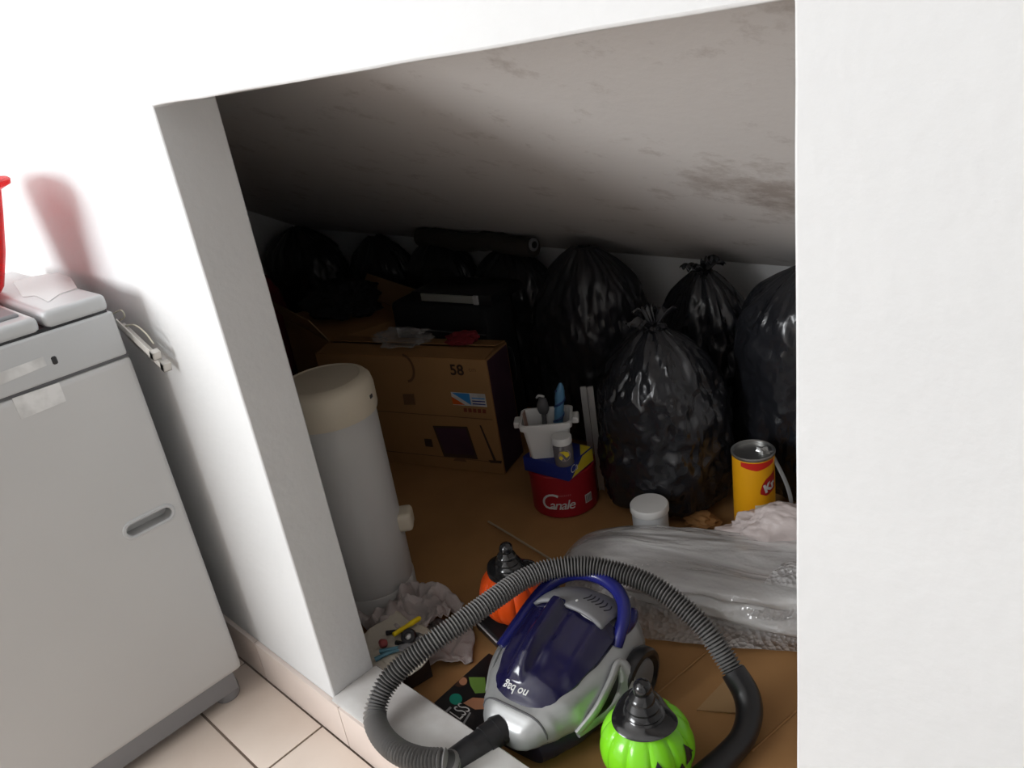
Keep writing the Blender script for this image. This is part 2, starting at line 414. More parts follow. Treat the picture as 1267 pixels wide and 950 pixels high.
# outer floor with its tiles
TS, GX, GY = .34, -.0735, -.1625
fl = struct(box('floor', (X0, RY, -.1), (X1, 0, -.004), M_GROUT))
tme = None
for i in range(-6, 7):
    for j in range(-7, 1):
        a, b = GX+i*TS, GX+(i+1)*TS; c, d = GY+(j-0)*TS, GY+(j+1)*TS
        if j == 0: d = -.011
        g = .0028
        if j == 0: box('tile', (a+g, c+g, -.004), (b-g, d-g, random.Random(i*9+j).uniform(-.0004, .0004)), M_TILE, fl, .0015)
        else:
            if tme is None:
                t = box('tile', (g, g, -.004), (TS-g, TS-g, 0), M_TILE, fl, .0015); tme = t.data
            else:
                t = bpy.data.objects.new('tile', tme); COL.objects.link(t); t.parent = fl
            t.location = (a, c, 0)
bs = struct(empty('baseboard_front', (0, -.005, 0)))
M_BASE = mat('pink_beige_tile', (.72, .62, .56), .35, var=.1, vscale=6)
for i in range(-6, 7):
    a, b = GX+.10+i*.34, GX+.10+(i+1)*.34
    t = box('tile', (max(a, X0)+.001, -.006, .001), (b-.001, .005, SILL-.006), M_BASE, bs, .0015)
# threshold of the opening
def sillf():
    bm = bmesh.new()
    n = 26
    rows = []
    for (y, z) in ((-.004, SILL-.012), (-.006, SILL-.003), (0, SILL), (.03, SILL+.001), (.07, SILL+.0005), (TH+.006, SILL-.001), (TH+.010, SILL-.006), (TH+.010, .02), (-.0, .02)):
        r = []
        for k in range(n+1):
            x = .0005+(OPW-.001)*k/n
            r.append(bm.verts.new((x, y+(.003*noise.noise(Vector((x*14, z*30, 1)))), z+.0015*noise.noise(Vector((x*10, y*20, 4))))))
        rows.append(r)
    for a in range(len(rows)):
        b = (a+1) % len(rows)
        for k in range(n): bm.faces.new([rows[a][k], rows[a][k+1], rows[b][k+1], rows[b][k]])
    bm.faces.new([r[0] for r in rows]); bm.faces.new([r[-1] for r in rows])
    return struct(frombm('trim_1', bm, M_SILL))
sillf()

# ------------------------------------------------------------------ washing machine
WX = -.3026
def washing_machine():
    t = empty('washing_machine', (WX-.28, -.33, 0), 0, 'silver grey top loading washing machine with a recessed side grip', 'washing machine')
    o = Vector((WX-.28, -.33, 0))
    def rel(p): return Vector(p)-o
    x0, x1, y0, y1 = -.28, .28, -.27, .275
    zs = .861
    # body with recess for the side grip
    bm = bmesh.new(); bbox(bm, (x0, y0, .078), (x1, y1, zs-.0015), .014, 4)
    body = frombm('body', bm, M_WASH, t)
    gc = rel(PX((185, 645), WX)); L, R = .034, .0135
    def stad(r, n=14):
        pts = []
        for k in range(n+1): a = -PI/2+PI*k/n; pts.append((gc.y+L/1+math.cos(a)*r, gc.z+math.sin(a)*r))
        for k in range(n+1): a = PI/2+PI*k/n; pts.append((gc.y-L/1+math.cos(a)*r, gc.z+math.sin(a)*r))
        return pts
    bm = bmesh.new(); st = stad(R)
    A = [bm.verts.new((x1-.03, y, z)) for y, z in st]; B = [bm.verts.new((x1+.02, y, z)) for y, z in st]
    bm.faces.new(A); bm.faces.new(B[::-1])
    for k in range(len(st)): bm.faces.new([A[k], A[(k+1) % len(st)], B[(k+1) % len(st)], B[k]])
    cut = frombm('cut', bm, M_DGREY)
    cut.location = o
    bpy.context.view_layer.update()
    md = body.modifiers.new('b', 'BOOLEAN'); md.object = cut; md.solver = 'EXACT'
    dg = bpy.context.evaluated_depsgraph_get(); me = bpy.data.meshes.new_from_object(body.evaluated_get(dg))
    body.modifiers.clear(); body.data = me; bpy.data.objects.remove(cut)
    for p in me.polygons: p.use_smooth = p.area < .004
    rv = []; rf = []; prof = [(R-.001, -.004), (R-.0008, .0012), (R+.002, .0032), (R+.0055, .0025), (R+.0075, 0), (R+.0075, -.003)]
    for r, dx in prof: rv += [(x1+dx, y, z) for y, z in stad(r)]
    ns = len(st)
    for i in range(len(prof)-1):
        for k in range(ns): rf.append((i*ns+k, i*ns+(k+1) % ns, (i+1)*ns+(k+1) % ns, (i+1)*ns+k))
    pyd('grip_rim', rv, rf, M_WASHT, t)
    # recessed seam and top cover
    box('seam', (x0+.003, y0+.003, zs-.003), (x1-.002, y1-.003, zs+.003), M_DGREY, t)
    yl = rel(PX((52, 400), WX)).y
    top = .985
    zl = .951
    bm = bmesh.new(); bbox(bm, (x0, y0, zs+.0015), (x1, y1-.004, zl-.001), .006, 3); frombm('top_frame', bm, M_WASHT, t)
    bm = bmesh.new(); bbox(bm, (x0, y0, zl+.001), (x1-.002, yl-.004, top-.003), .014, 5); frombm('front_cover', bm, M_WASHT, t)
    bm = bmesh.new(); bbox(bm, (x0, yl+.004, zl+.001), (x1-.002, y1-.006, top), .014, 5); frombm('rear_panel', bm, M_WASHT, t)
    box('gap', (x0+.012, y0+.012, zl-.003), (x1-.006, y1-.012, zl+.006), M_BLACK, t)
    bm = bmesh.new(); bbox(bm, (x0+.04, y0+.02, top-.006), (x1-.04, yl-.02, top+.004), .006, 3); frombm('lid', bm, M_MGREY, t)
    # base skirt and feet
    box('base_skirt', (x0+.02, y0+.02, .026), (x1-.012, y1-.02, .079), M_MGREY, t, .004)
    for sx in (-1, 1):
        for sy in (-1, 1):
            lathe('foot', [(.026, 0), (.03, .006), (.03, .03), (.024, .04), (.024, .078)], M_MGREY, t, 24, (sx*.235-.0, sy*.235, 0))
    # stickers and latch slot on the side
    def decal(nm, quad, m, off=.0008):
        P = [rel(PX(q, WX)) for q in quad]
        bmv = [Vector((x1+off, p.y, p.z)) for p in P] + [Vector((x1-.001, p.y, p.z)) for p in P]
        return pyd(nm, bmv, [(0, 1, 2, 3), (0, 4, 5, 1), (1, 5, 6, 2), (2, 6, 7, 3), (3, 7, 4, 0)], m, t, False)
    decal('sticker', [(15, 493), (73, 473), (82, 496), (26, 519)], M_STICK)
    decal('tape', [(-25, 470), (53, 441), (58, 452), (-20, 485)], M_STICK)
    s = rel(PX((68, 447), WX))
    bm = bmesh.new(); bbox(bm, (x1-.01, s.y-.007, s.z-.008), (x1+.0006, s.y+.007, s.z+.012), .0055, 3); frombm('latch_slot', bm, M_BLACK, t)
    # tape remains on the top
    tv = [rel(PZ(p, top)) for p in ((16, 349), (40, 342), (72, 337), (88, 344), (96, 357), (74, 364), (60, 374), (44, 366), (28, 368))]
    pyd('tape', [Vector((p.x, p.y, top+.0006)) for p in tv], [tuple(range(9))], mat('clear_tape', (.50, .50, .495), .18), t, False)
    # plastic drain hose guide hanging from the back
    g = []
    a0, a1 = rel(PY((150, 398), -.03)), rel(PY((196, 441), -.03))
    d = (a1-a0); w = Vector((0, .0, 0))
    n = Vector((-d.z, 0, d.x)).normalized()
    for k, (off, m) in enumerate(((.0, M_BEIGE), (-.030, M_BEIGE))):
        bm = bmesh.new(); L_ = d.length
        ax = Vector((d.x, d.y, d.z)).normalized(); az = n; ay = Vector((0, 1, 0))
        M = Matrix((( ax.x, ay.x, az.x, a0.x+n.x*off+(.01 if k else 0)), (ax.y, ay.y, az.y, a0.y+(.012 if k else 0)), (ax.z, ay.z, az.z, a0.z+n.z*off), (0, 0, 0, 1)))
        bbox(bm, (0, -.010, -.008), (L_, .006, -.004), .001, M=M)
        bbox(bm, (0, -.010, -.008), (L_, -.007, .010), .001, M=M)
        bbox(bm, (L_-.014, -.010, -.008), (L_, .006, .010), .001, M=M)
        frombm('hose_guide', bm, mat('aged_white_plastic', (.60, .58, .54), .5), t)
    c0 = [rel(PY(p, -.028)) for p in ((140, 388), (150, 384), (154, 392), (147, 398), (150, 404), (166, 402), (180, 412), (190, 425))]
    tube('cord', catmull(c0, 6), .0016, mat('beige_cord', (.5, .47, .38), .6), t, 8)
washing_machine()

# ------------------------------------------------------------------ red bowl on the washer
def bowl():
    c = Vector((-.635, -.245, .9862))
    t = empty('basin', c, 0, 'deep red translucent plastic basin standing on the washing machine', 'basin')
    pr = [(.0, .003), (.095, .003), (.103, .012), (.128, .075), (.150, .15), (.162, .195), (.182, .203), (.184, .212), (.180, .216), (.160, .205), (.147, .15), (.124, .075), (.098, .016), (0, .007)]
    lathe('bowl', pr, M_BOWL, t, 56)
    tube('handle', catmull([(.140, .075, .195), (.158, .083, .190), (.163, .088, .17), (.155, .082, .15), (.135, .07, .145)], 6), .008, M_BOWL, t, 10)
bowl()

# ------------------------------------------------------------------ cardboard on the closet floor
FZ = .03
def floor_sheet():
    t = empty('cardboard_sheet', (0, .8, .02), 0, 'large flattened brown cardboard sheet covering the closet floor', 'cardboard')
    y0, y1, xa, xb = TH+.013-.8, YB-.02-.8, -1.35, 1.27
    def fn(u, v):
        x = xa+(xb-xa)*u; y = y0+(y1-y0)*v
        return Vector((x, y, .0075+.0012*fbm(Vector((x*3, y*3, 0)), 3)))
    o = grid('sheet', 50, 30, fn, M_CARD, t, .004)
    A = [PZ(p, FZ) for p in ((862, 879), (908, 832), (926, 855), (925, 886))]
    v = [Vector((p.x, p.y-.8, .0125)) for p in A]; 
    v[1].z = .016; v[2].z = .020; v[3].z = .018
    o = pyd('flap', v, [(0, 3, 2, 1)], M_CARD2, t, False); md = o.modifiers.new('s', 'SOLIDIFY'); md.thickness = .003
    # crease lines pressed into the sheet
    for a, b in (((745, 915), (880, 802)), ((930, 930), (985, 880))):
        p, q = PZ(a, FZ), PZ(b, FZ); d = (q-p).normalized(); n = Vector((-d.y, d.x, 0))*.0025
        z = Vector((0, -.8, -.0185))
        pyd('crease', [p-n+z, p+n+z, q+n+z, q-n+z, p+z+Vector((0, 0, .0022)), q+z+Vector((0, 0, .0022))], [(0, 3, 5, 4), (4, 5, 2, 1)], M_CARD, t, False)
floor_sheet()

# ------------------------------------------------------------------ cardboard television carton
def tv_carton():
    c = PZ((625, 588), FZ); yaw = math.radians(18)
    t = empty('television_carton', c, yaw, 'long brown television carton printed with a 58 and a screen drawing', 'box')
    L, D, Hh = .66, .15, .405
    bm = bmesh.new(); bbox(bm, (-L, 0, .002), (0, D, Hh), .004); frombm('body', bm, M_TVBOX, t)
    pyd('end_panel', [(.0007, .006, .006), (.0007, D-.006, .006), (.0007, D-.006, Hh-.006), (.0007, .006, Hh-.006)], [(0, 1, 2, 3)], M_PURP, t, False)
    for y in (.0, D):   # top flaps slightly open
        s = 1 if y == 0 else -1
        v = [(-L+.01, y, Hh+.001), (-.004, y, Hh+.001), (-.004, y+s*.068, Hh+.012), (-L+.01, y+s*.068, Hh+.012)]
        o = pyd('flap', v, [(0, 1, 2, 3)], M_CARD, t, False); md = o.modifiers.new('s', 'SOLIDIFY'); md.thickness = .003
    f = lambda cx, cz: (lambda u, v: (cx+u, -.0009, cz+v))
    text('lettering', '58', .050, f(-.108, .366), M_PRINT, t, bold=.0012)
    text('lettering', 'cm', .022, f(-.052, .371), M_PRINT2, t)
    def pat(nm, pts, m, k=1): return pyd(nm, [(x, -.0006-.0003*k, z) for x, z in pts], [tuple(range(len(pts)))], m, t, False)
    # sticker
    pat('sticker', [(-.145, .245), (-.022, .245), (-.022, .290), (-.145, .290)], M_STICK)
    pat('sticker_print', [(-.142, .288), (-.078, .288), (-.078, .248)], M_LBLUE, 2)
    pat('sticker_print', [(-.145, .274), (-.1, .247), (-.145, .247)], mat('orange_print', (.75, .13, .01), .5), 2)
    for k in range(3): pat('sticker_print', [(-.072, .275-.010*k), (-.026, .275-.010*k), (-.026, .271-.010*k), (-.072, .271-.010*k)], M_LBLUE if k == 0 else M_BLUE, 2)
    for k in range(5): pat('faded_word_print', [(-.110+.017*k, .222), (-.098+.017*k, .222), (-.097+.017*k, .236), (-.109+.017*k, .236)], mat('brown_red_print', (.22, .05, .03), .6))
    # printed rule lines
    for z in (.20, .045):
        pat('print_line', [(-L+.01, z), (-.01, z), (-.01, z+.003), (-L+.01, z+.003)], M_PRINT2)
    # screen drawing: frame, screen, stand, side view
    pat('screen_print', [(-.240, .162), (-.108, .169), (-.090, .050), (-.220, .048)], M_PRINT, 1)
    pat('screen_print', [(-.231, .155), (-.115, .162), (-.099, .064), (-.214, .062)], M_PURP, 2)
    pat('screen_print', [(-.172, .049), (-.142, .049), (-.134, .036), (-.187, .036)], M_PRINT2, 2)
    pat('side_view_print', [(-.062, .178), (-.056, .178), (-.022, .050), (-.032, .050)], M_PRINT)
    pat('side_view_print', [(-.052, .052), (-.002, .054), (-.006, .044), (-.046, .042)], M_PRINT)
    # handle hole and a large pale loop print
    loop = []
    for k in range(25):
        a = -PI/2+PI*k/24*1.0; loop.append((-.30+.036*math.cos(a), .365+.05*math.sin(a)))
    for k in range(24):
        (x, z), (x2, z2) = loop[k], loop[k+1]
        if k % 1 == 0: pat('loop_print', [(x, z), (x2, z2), (-.30+(x2+.30)*.75, .365+(z2-.365)*.82), (-.30+(x+.30)*.75, .365+(z-.365)*.82)], M_PRINT2)
    pat('block_print', [(-.335, .232), (-.290, .235), (-.288, .275), (-.332, .272)], M_PRINT2)
    pat('grip_hole', [(-.285, .08), (-.255, .08), (-.255, .11), (-.285, .11)], M_PRINT)
    # clear plastic and a dark red cloth lying on top
    return c, yaw, Hh
TVC, TVY, TVH = tv_carton()
def on_tv(x, y, z=0): 
    return TVC + Matrix.Rotation(TVY, 3, 'Z') @ Vector((x, y, z+TVH))
def crumple(name, c, size, m, label=None, cat=None, seed=0, amp=.25, freq=2.2, sub=5, rz=0, flat=-.75, parent=None, group=None, o_=4):
    bm = bmesh.new(); bmesh.ops.create_icosphere(bm, subdivisions=sub, radius=1)
    for v in bm.verts:
        n = v.co.normalized()
        d = 1+amp*fbm(n*freq+Vector((seed*3.1, seed*1.7, 0)), o_)
        p = n*d
        if p.z < flat: p.z = flat+(p.z-flat)*.05
        v.co = Vector((p.x*size[0], p.y*size[1], (p.z-flat)*size[2]))
    mn = min(v.co.z for v in bm.verts)
    for v in bm.verts: v.co.z -= mn
    o = frombm(name, bm, m, parent); o.location = c; o.rotation_euler = (0, 0, rz)
    if label: tag(o, label, cat, group)
    return o
crumple('plastic_film', on_tv(-.34, .075, .013), (.10, .055, .028), M_CLEAR, 'crumpled clear plastic film lying on the television carton', 'plastic film', 3, .5, 2.5, 4, TVY)
crumple('cloth', on_tv(-.13, .10, .013), (.055, .04, .02), M_DARKRED, 'dark red cloth lying on the end of the television carton', 'cloth', 5, .35, 2, 4, TVY)

# ------------------------------------------------------------------ black refuse sacks
def sack(c, r, hgt, label, seed=0, lean=(0, 0), knot=True, pleat=14, m=None, squash=(1, 1), neck=.82, group=None, rz=0, kd=(0, 0), full=0):
    rnd = random.Random(seed); t = empty('refuse_sack', c, rz, label, 'refuse sack', group)
    nu, nv = 168, 90; V = []; f = []
    ph = [rnd.uniform(0, 6.28) for _ in range(8)]
    for j in range(nv+1):
        s = j/nv
        # radius profile: flat base, belly, shoulder, gathered neck
        if s < .08: pr = .70+.26*math.sin(s/.08*PI/2)
        elif s < .45: pr = .96+.06*math.sin((s-.08)/.37*PI)
        else:
            k = (s-.45)/.55; pr = .96*math.cos(k**(1.35+full*1.6)*PI/2*.94)**.8+.05*k
        z = hgt*(0 if s < .0 else s)
        z = hgt*(s-.012*math.sin(s*PI*2))
        for i in range(nu):
            a = 2*PI*i/nu; ca, sa = math.cos(a), math.sin(a)
            g = max(0, (s-.30)/.70)
            pl = 0
            for q, kk in enumerate((pleat, pleat*2-3, 5)):
                pl += math.sin(a*kk+ph[q]+1.3*math.sin(a*2+ph[q+3])+s*2)*(.55, .3, .5)[q]
            amp = .010+.055*g**2.5*(1 if s < .97 else .4)
            n3 = Vector((ca*1.3, sa*1.3, s*2.1))+Vector((seed*2.7, 0, seed))
            d = 1+amp*pl+.13*fbm(n3*1.2, 2)*(1-.5*g)+.06*noise.noise(n3*4.2)+.035*(1-abs(noise.noise(n3*6.5))*2)*(s > .03)
            rr = r*pr*max(.05, d)
            lx, ly = lean[0]*s*s, lean[1]*s*s
            V.append(Vector((rr*ca*squash[0]+lx+kd[0]*max(0, s-.6)/.4*.5, rr*sa*squash[1]+ly+kd[1]*max(0, s-.6)/.4*.5, max(0, z+.022*hgt*fbm(n3*2, 2)*min(1, s*8)))))
    for j in range(nv):
        for i in range(nu):
            i2 = (i+1) % nu; f.append((j*nu+i, j*nu+i2, (j+1)*nu+i2, (j+1)*nu+i))
    f.append(tuple(range(nu))[::-1]); f.append(tuple(nv*nu+i for i in range(nu)))
    pyd('body', V, f, m or M_BAG, t)
    if knot:
        kx, ky = lean[0]+kd[0]*.5, lean[1]+kd[1]*.5
        k = crumple('knot', (kx, ky, hgt*.955), (r*.17, r*.16, r*.12), m or M_BAG, seed=seed+1, amp=.5, freq=2.6, sub=4, parent=t)
        for q, (ang, ln, up) in enumerate(((.5+seed, .36, .22), (3.4+seed, .34, .16), (1.9+seed, .22, .30))):
            dx, dy = math.cos(ang), math.sin(ang)
            def fn(u, v, dx=dx, dy=dy, ln=ln, up=up, q=q):
                wv = (u-.5)*r*.26*(.35+v*1.1); al = v*r*ln
                return Vector((kx+dx*al-dy*wv, ky+dy*al+dx*wv, hgt*.955+r*.12+r*up*math.sin(v*2.2)+.012*noise.noise(Vector((u*3+q, v*3, seed)))+.006*math.sin(u*20)))
            grid('tail', 16, 14, fn, m or M_BAG, t, .0015)
    return t
BZ = .032
sack((.085, 1.11, BZ), .186, .53, 'full black refuse sack with a tied top standing behind the white lidded jar', 1, (.02, -.03), pleat=9, squash=(1, .85))
sack((.06, 1.41, BZ), .165, .60, 'black refuse sack with a knotted top between two sacks against the back wall', 4, (.03, -.05), squash=(1, .75), pleat=8)
sack((.40, 1.375, BZ), .205, .655, 'tall black refuse sack leaning behind the orange yellow can', 7, (.03, -.08), knot=False, pleat=5, squash=(1, .85), full=.5)
sack((-.33, 1.365, BZ), .205, .66, 'dull black refuse sack standing under the soffit just behind the red tin', 10, (.04, -.06), m=M_BAGB, knot=False, pleat=6, squash=(1.05, .85))
for k, (x, h_, lb) in enumerate(((-.74, .60, 'squat black refuse sack behind the black suitcase, beside the dull sack'), (-1.13, .61, 'black refuse sack in the dark behind the suitcase and the old carton'), (-1.52, .60, 'black refuse sack against the back wall behind the old brown carton'), (-1.98, .64, 'black refuse sack in the far dark corner of the closet'))):
    sack((x, 1.435 if k < 3 else 1.34, BZ), .20, h_, lb, 13+3*k, (0, -.01), m=M_BAGB, squash=(.95, .55) if k < 3 else (1.3, .75), knot=False, pleat=6, full=.6)

# dark goods at the back left
SUITH = PY((550, 366), 1.10).z-.03-.031-.0005
def suitcase():
    t = empty('suitcase', (-.80, 1.165, .031), math.radians(10), 'black upright suitcase behind the television carton', 'suitcase')
    bm = bmesh.new(); bbox(bm, (-.21, -.085, .012), (.21, .085, SUITH), .03, 4); frombm('shell', bm, M_SUIT, t)
    tube('handle', catmull([(.205, 0, .20), (.225, 0, .205), (.230, 0, .26), (.225, 0, .315), (.205, 0, .32)], 5), .008, M_BLACK, t, 8)
    for sx in (-.17, .17):
        lathe('wheel', [(.02, 0), (.02, .012)], M_BLACK, t, 16, (sx, 0, 0))
    tube('zip', [(-.20, -.0855, .40), (.20, -.0855, .40)], .003, M_DGREY, t, 6)
    return t
suitcase()
def player():
    p = PY((550, 366), 1.10)
    t = empty('disc_player', (p.x, p.y+.09, p.z-.03), math.radians(10), 'flat disc player with a silver front edge on the black suitcase', 'disc player')
    bm = bmesh.new(); bbox(bm, (-.17, -.08, 0), (.17, .1, .036), .004); frombm('case', bm, M_BLACK, t)
    bm = bmesh.new(); bbox(bm, (-.125, -.085, .006), (.115, -.0795, .032), .001); frombm('front_strip', bm, mat('dull_silver_strip', (.40, .41, .38), .4, metal=.3), t)
    bm = bmesh.new(); bbox(bm, (.10, -.088, .004), (.118, -.0795, .034), .001); frombm('button', bm, M_LGREY, t)
    return t
DP = player()
SZ = DP.location.z
def small_carton():
    p = PY((445, 385), 1.0)
    t = empty('open_carton', (-1.31, 1.06, .031), math.radians(-12), 'old brown cardboard carton with raised flaps behind the bin', 'box')
    bm = bmesh.new(); bbox(bm, (-.24, -.17, 0), (.24, .17, .40), .004); frombm('body', bm, M_CARD, t)
    for s, w in ((-1, .12), (1, .1)):
        v = [(-.235, s*.168, .401), (.235, s*.168, .401), (.225, s*(.168+.05), .401+w*.75), (-.225, s*(.168+.05), .401+w*.75)]
        o = pyd('flap', v, [(0, 1, 2, 3)], M_CARD2, t, False); md = o.modifiers.new('s', 'SOLIDIFY'); md.thickness = .004
    pyd('print', [(.05, -.1708, .2), (.18, -.1708, .2), (.18, -.1708, .3), (.05, -.1708, .3)], [(0, 1, 2, 3)], M_PRINT2, t, False)
small_carton()
crumple('cloth', (-1.33, 1.07, .4335), (.17, .12, .07), M_SUIT, 'dark crumpled cloth heaped in the old brown carton', 'cloth', 9, .35, 2, 5)
crumple('bag', (-1.95, .98, .031), (.20, .15, .31), M_DARKRED, 'dark red bag slumped in the far left of the closet', 'bag', 12, .25, 1.6, 5)
def roll():
    a, b = Vector((-1.15, 1.37, .664)), Vector((-.56, 1.37, .664))
    t = empty('rolled_mat', a, 0, 'dark rolled mat tucked under the low end of the soffit', 'mat')
    ax = (b-a)
    pts = [ax*(k/20) + Vector((0, 0, .006*math.sin(k*.6))) for k in range(21)]
    tube('roll', pts, lambda s, i: .034+.002*math.sin(i*2.2), mat('dark_brown_mat', (.05, .042, .036), .85, bump=.3, bscale=60), t, 20)
    tube('end_ring', [ax+Vector((-.002, 0, .005)), ax+Vector((.004, 0, .005))], .022, M_MGREY, t, 20)
    tube('end_core', [ax+Vector((.003, 0, .005)), ax+Vector((.006, 0, .005))], .012, M_BLACK, t, 16)
roll()

# ------------------------------------------------------------------ swing-lid bin
def bin_():
    c = Vector((-.290, .322, FZ+.002))
    t = empty('kitchen_bin', c, 0, 'tall off white round bin with a beige rimmed lid beside the doorway jamb', 'bin')
    lathe('base_ring', [(0, 0), (.100, 0), (.1045, .004), (.1055, .06), (.104, .064)], M_BIN, t, 56)
    lathe('body', [(.102, .062), (.1035, .066), (.1045, .2), (.1055, .45), (.1065, .55), (.1065, .556)], M_BIN, t, 56)
    lathe('lid', [(.107, .535), (.1110, .536), (.1132, .545), (.1135, .592), (.110, .610), (.101, .620), (.088, .6245), (.085, .6215)], M_BEIGE, t, 64)
    lathe('swing_flap', [(.0843, .618), (.0835, .6225), (.05, .6245), (0, .6255)], M_BEIGE, t, 56)
    # lug on the side and the small catch in the rim
    d = Vector((.49, .87, 0)); a = math.atan2(d.y, d.x)
    M = Matrix.Rotation(a-.25, 4, 'Z') @ Matrix.Translation((.100, 0, .215))
    bm = bmesh.new(); bbox(bm, (-.01, -.03, -.02), (.034, .03, .03), .014, 4, M=M)
    frombm('lug', bm, M_BEIGE, t)
    M = Matrix.Rotation(a-.55, 4, 'Z') @ Matrix.Translation((.1125, 0, .575))
    bm = bmesh.new(); bbox(bm, (-.003, -.006, -.004), (.0025, .006, .005), .001, M=M); frombm('catch', bm, M_BLACK, t)
bin_()

# ------------------------------------------------------------------ red tin and the pile on it
vd = Vector((-.68, .73, 0)).normalized()
TIN = PZ((703, 640), FZ+.002) + vd*.094
def red_tin():
    t = empty('biscuit_tin', TIN, 0, 'round red tin lettered Canale under the blue and yellow box', 'tin')
    R, h = .097, .118
    lathe('body', [(0, 0), (R-.003, 0), (R, .003), (R, h), (R-.003, h+.002)], M_RED, t, 64)
    lathe('lid', [(R-.001, h-.001), (R+.0025, h), (R+.0025, h+.016), (R, h+.019), (R-.006, h+.019), (R-.008, h+.017), (0, h+.017)], M_RED, t, 64)
    az = math.atan2(-vd.y, -vd.x)
    def wrap(a0, z0):
        def fn(u, v):
            a = a0+u/R; return ((R+.0008)*math.cos(a), (R+.0008)*math.sin(a), z0+v)
        return fn
    text('lettering', 'C', .074, wrap(az-.58, .052), M_STICK, t, shear=.3); text('lettering', 'anale', .043, wrap(az-.14, .043), M_STICK, t, shear=.3, spacing=.86, bold=.0003)
    text('lettering', 'C', .066, wrap(az-.62+.02, .06), M_STICK, t, shear=.3) if 0 else None
    [pyd('small_print', [wrap(az-.20+.055*k, .072)(u, v) for u, v in ((0, 0), (.0035, 0), (.0042, .006), (.0007, .006))], [(0, 1, 2, 3)], mat('pale_red_print', (.42, .10, .11), .5), t, False) for k in range(7)]
    w = wrap(az+.74, .045); g = []
    pyd('barcode', [w(-.013+.0026*i, y) for y in (-.014, .014) for i in range(11)], [(i, i+1, 12+i, 11+i) for i in range(10)], M_STICK, t, False)
    for i in range(5):
        q = wrap(az+.74, .045)
        def bar(u, v): p = Vector(q(u, v)); return p+Vector((math.cos(az+.74), math.sin(az+.74), 0))*.0006
        pyd('bar', [bar(-.010+.0045*i, -.011), bar(-.008+.0045*i, -.011), bar(-.008+.0045*i, .011), bar(-.010+.0045*i, .011)], [(0, 1, 2, 3)], M_PRINT, t, False)
    return TIN.z+h+.019
TT = red_tin()
BXW, BXH = .155, .046
CR = PZ((704, 596), TT+.002)         # near lower corner of the box
BYAW = math.radians(5)
def blue_box():
    t = empty('flat_box', CR, BYAW, 'flat dark blue and yellow box lying on the red tin', 'box')
    bm = bmesh.new(); bbox(bm, (-BXW, 0, 0), (0, BXW*.82, BXH), .002); frombm('body', bm, M_BLUE, t)
    # yellow corner: right-hand face and top
    pyd('yellow_print', [(.0006, .014, .003), (.0006, BXW*.82-.002, .003), (.0006, BXW*.82-.002, BXH-.003), (.0006, .075, BXH-.003)], [(0, 1, 2, 3)], M_YELLOW, t, False)
    text('lettering', 'Ca', .032, lambda u, v: (.0007, .030+u, .027+v), M_STICK, t, shear=.15)
    pyd('yellow_print', [(-.002, .07, BXH+.0006), (-.002, BXW*.82-.003, BXH+.0006), (-.04, BXW*.82-.003, BXH+.0006)], [(0, 1, 2)], M_YELLOW, t, False)
    return TT+.002+BXH
BT = blue_box()
Rb = Matrix.Rotation(BYAW, 3, 'Z')
def on_box(x, y): 
    p = CR + Rb @ Vector((x, y, 0)); return Vector((p.x, p.y, BT+.0006))
def bucket():
    c = on_box(-.098, .060); t = empty('plastic_tub', c, math.radians(38), 'open white plastic tub of odds and ends on the blue box', 'tub')
    hh = .112; lv = []
    def ring(a, b, z, n=8):
        pts = []; cr = .016
        for qx, qy, s in ((1, 1, 0), (-1, 1, PI/2), (-1, -1, PI), (1, -1, 3*PI/2)):
            for k in range(n): 
                an = s+PI/2*k/(n-1); pts.append(Vector((qx*(a-cr)+cr*math.cos(an), qy*(b-cr)+cr*math.sin(an), z)))
        return pts
    rings = [ring(.052, .040, .0015), ring(.054, .042, 0), ring(.066, .052, hh-.018), ring(.073, .059, hh-.017), ring(.075, .061, hh-.002), ring(.073, .059, hh), ring(.067, .053, hh), ring(.064, .050, hh-.015), ring(.052, .040, .003)]
    n = len(rings[0]); V = sum(rings, []); f = []
    for i in range(len(rings)-1):
        for k in range(n): f.append((i*n+k, i*n+(k+1) % n, (i+1)*n+(k+1) % n, (i+1)*n+k))
    f.append(tuple((len(rings)-1)*n+k for k in range(n))[::-1]); f.append(tuple(range(n)))
    pyd('body', V, f, M_WHITE, t)
    for s in (-1, 1):
        bm = bmesh.new(); bbox(bm, (s*.082-.010, -.022, hh-.022), (s*.082+.010, .022, hh-.004), .005, 3); frombm('grip', bm, M_WHITE, t)
    return c, hh
TUB, TUBH = bucket()
Rt = Matrix.Rotation(math.radians(38), 3, 'Z')
def in_tub(x, y, z): return TUB + Rt @ Vector((x, y, z))
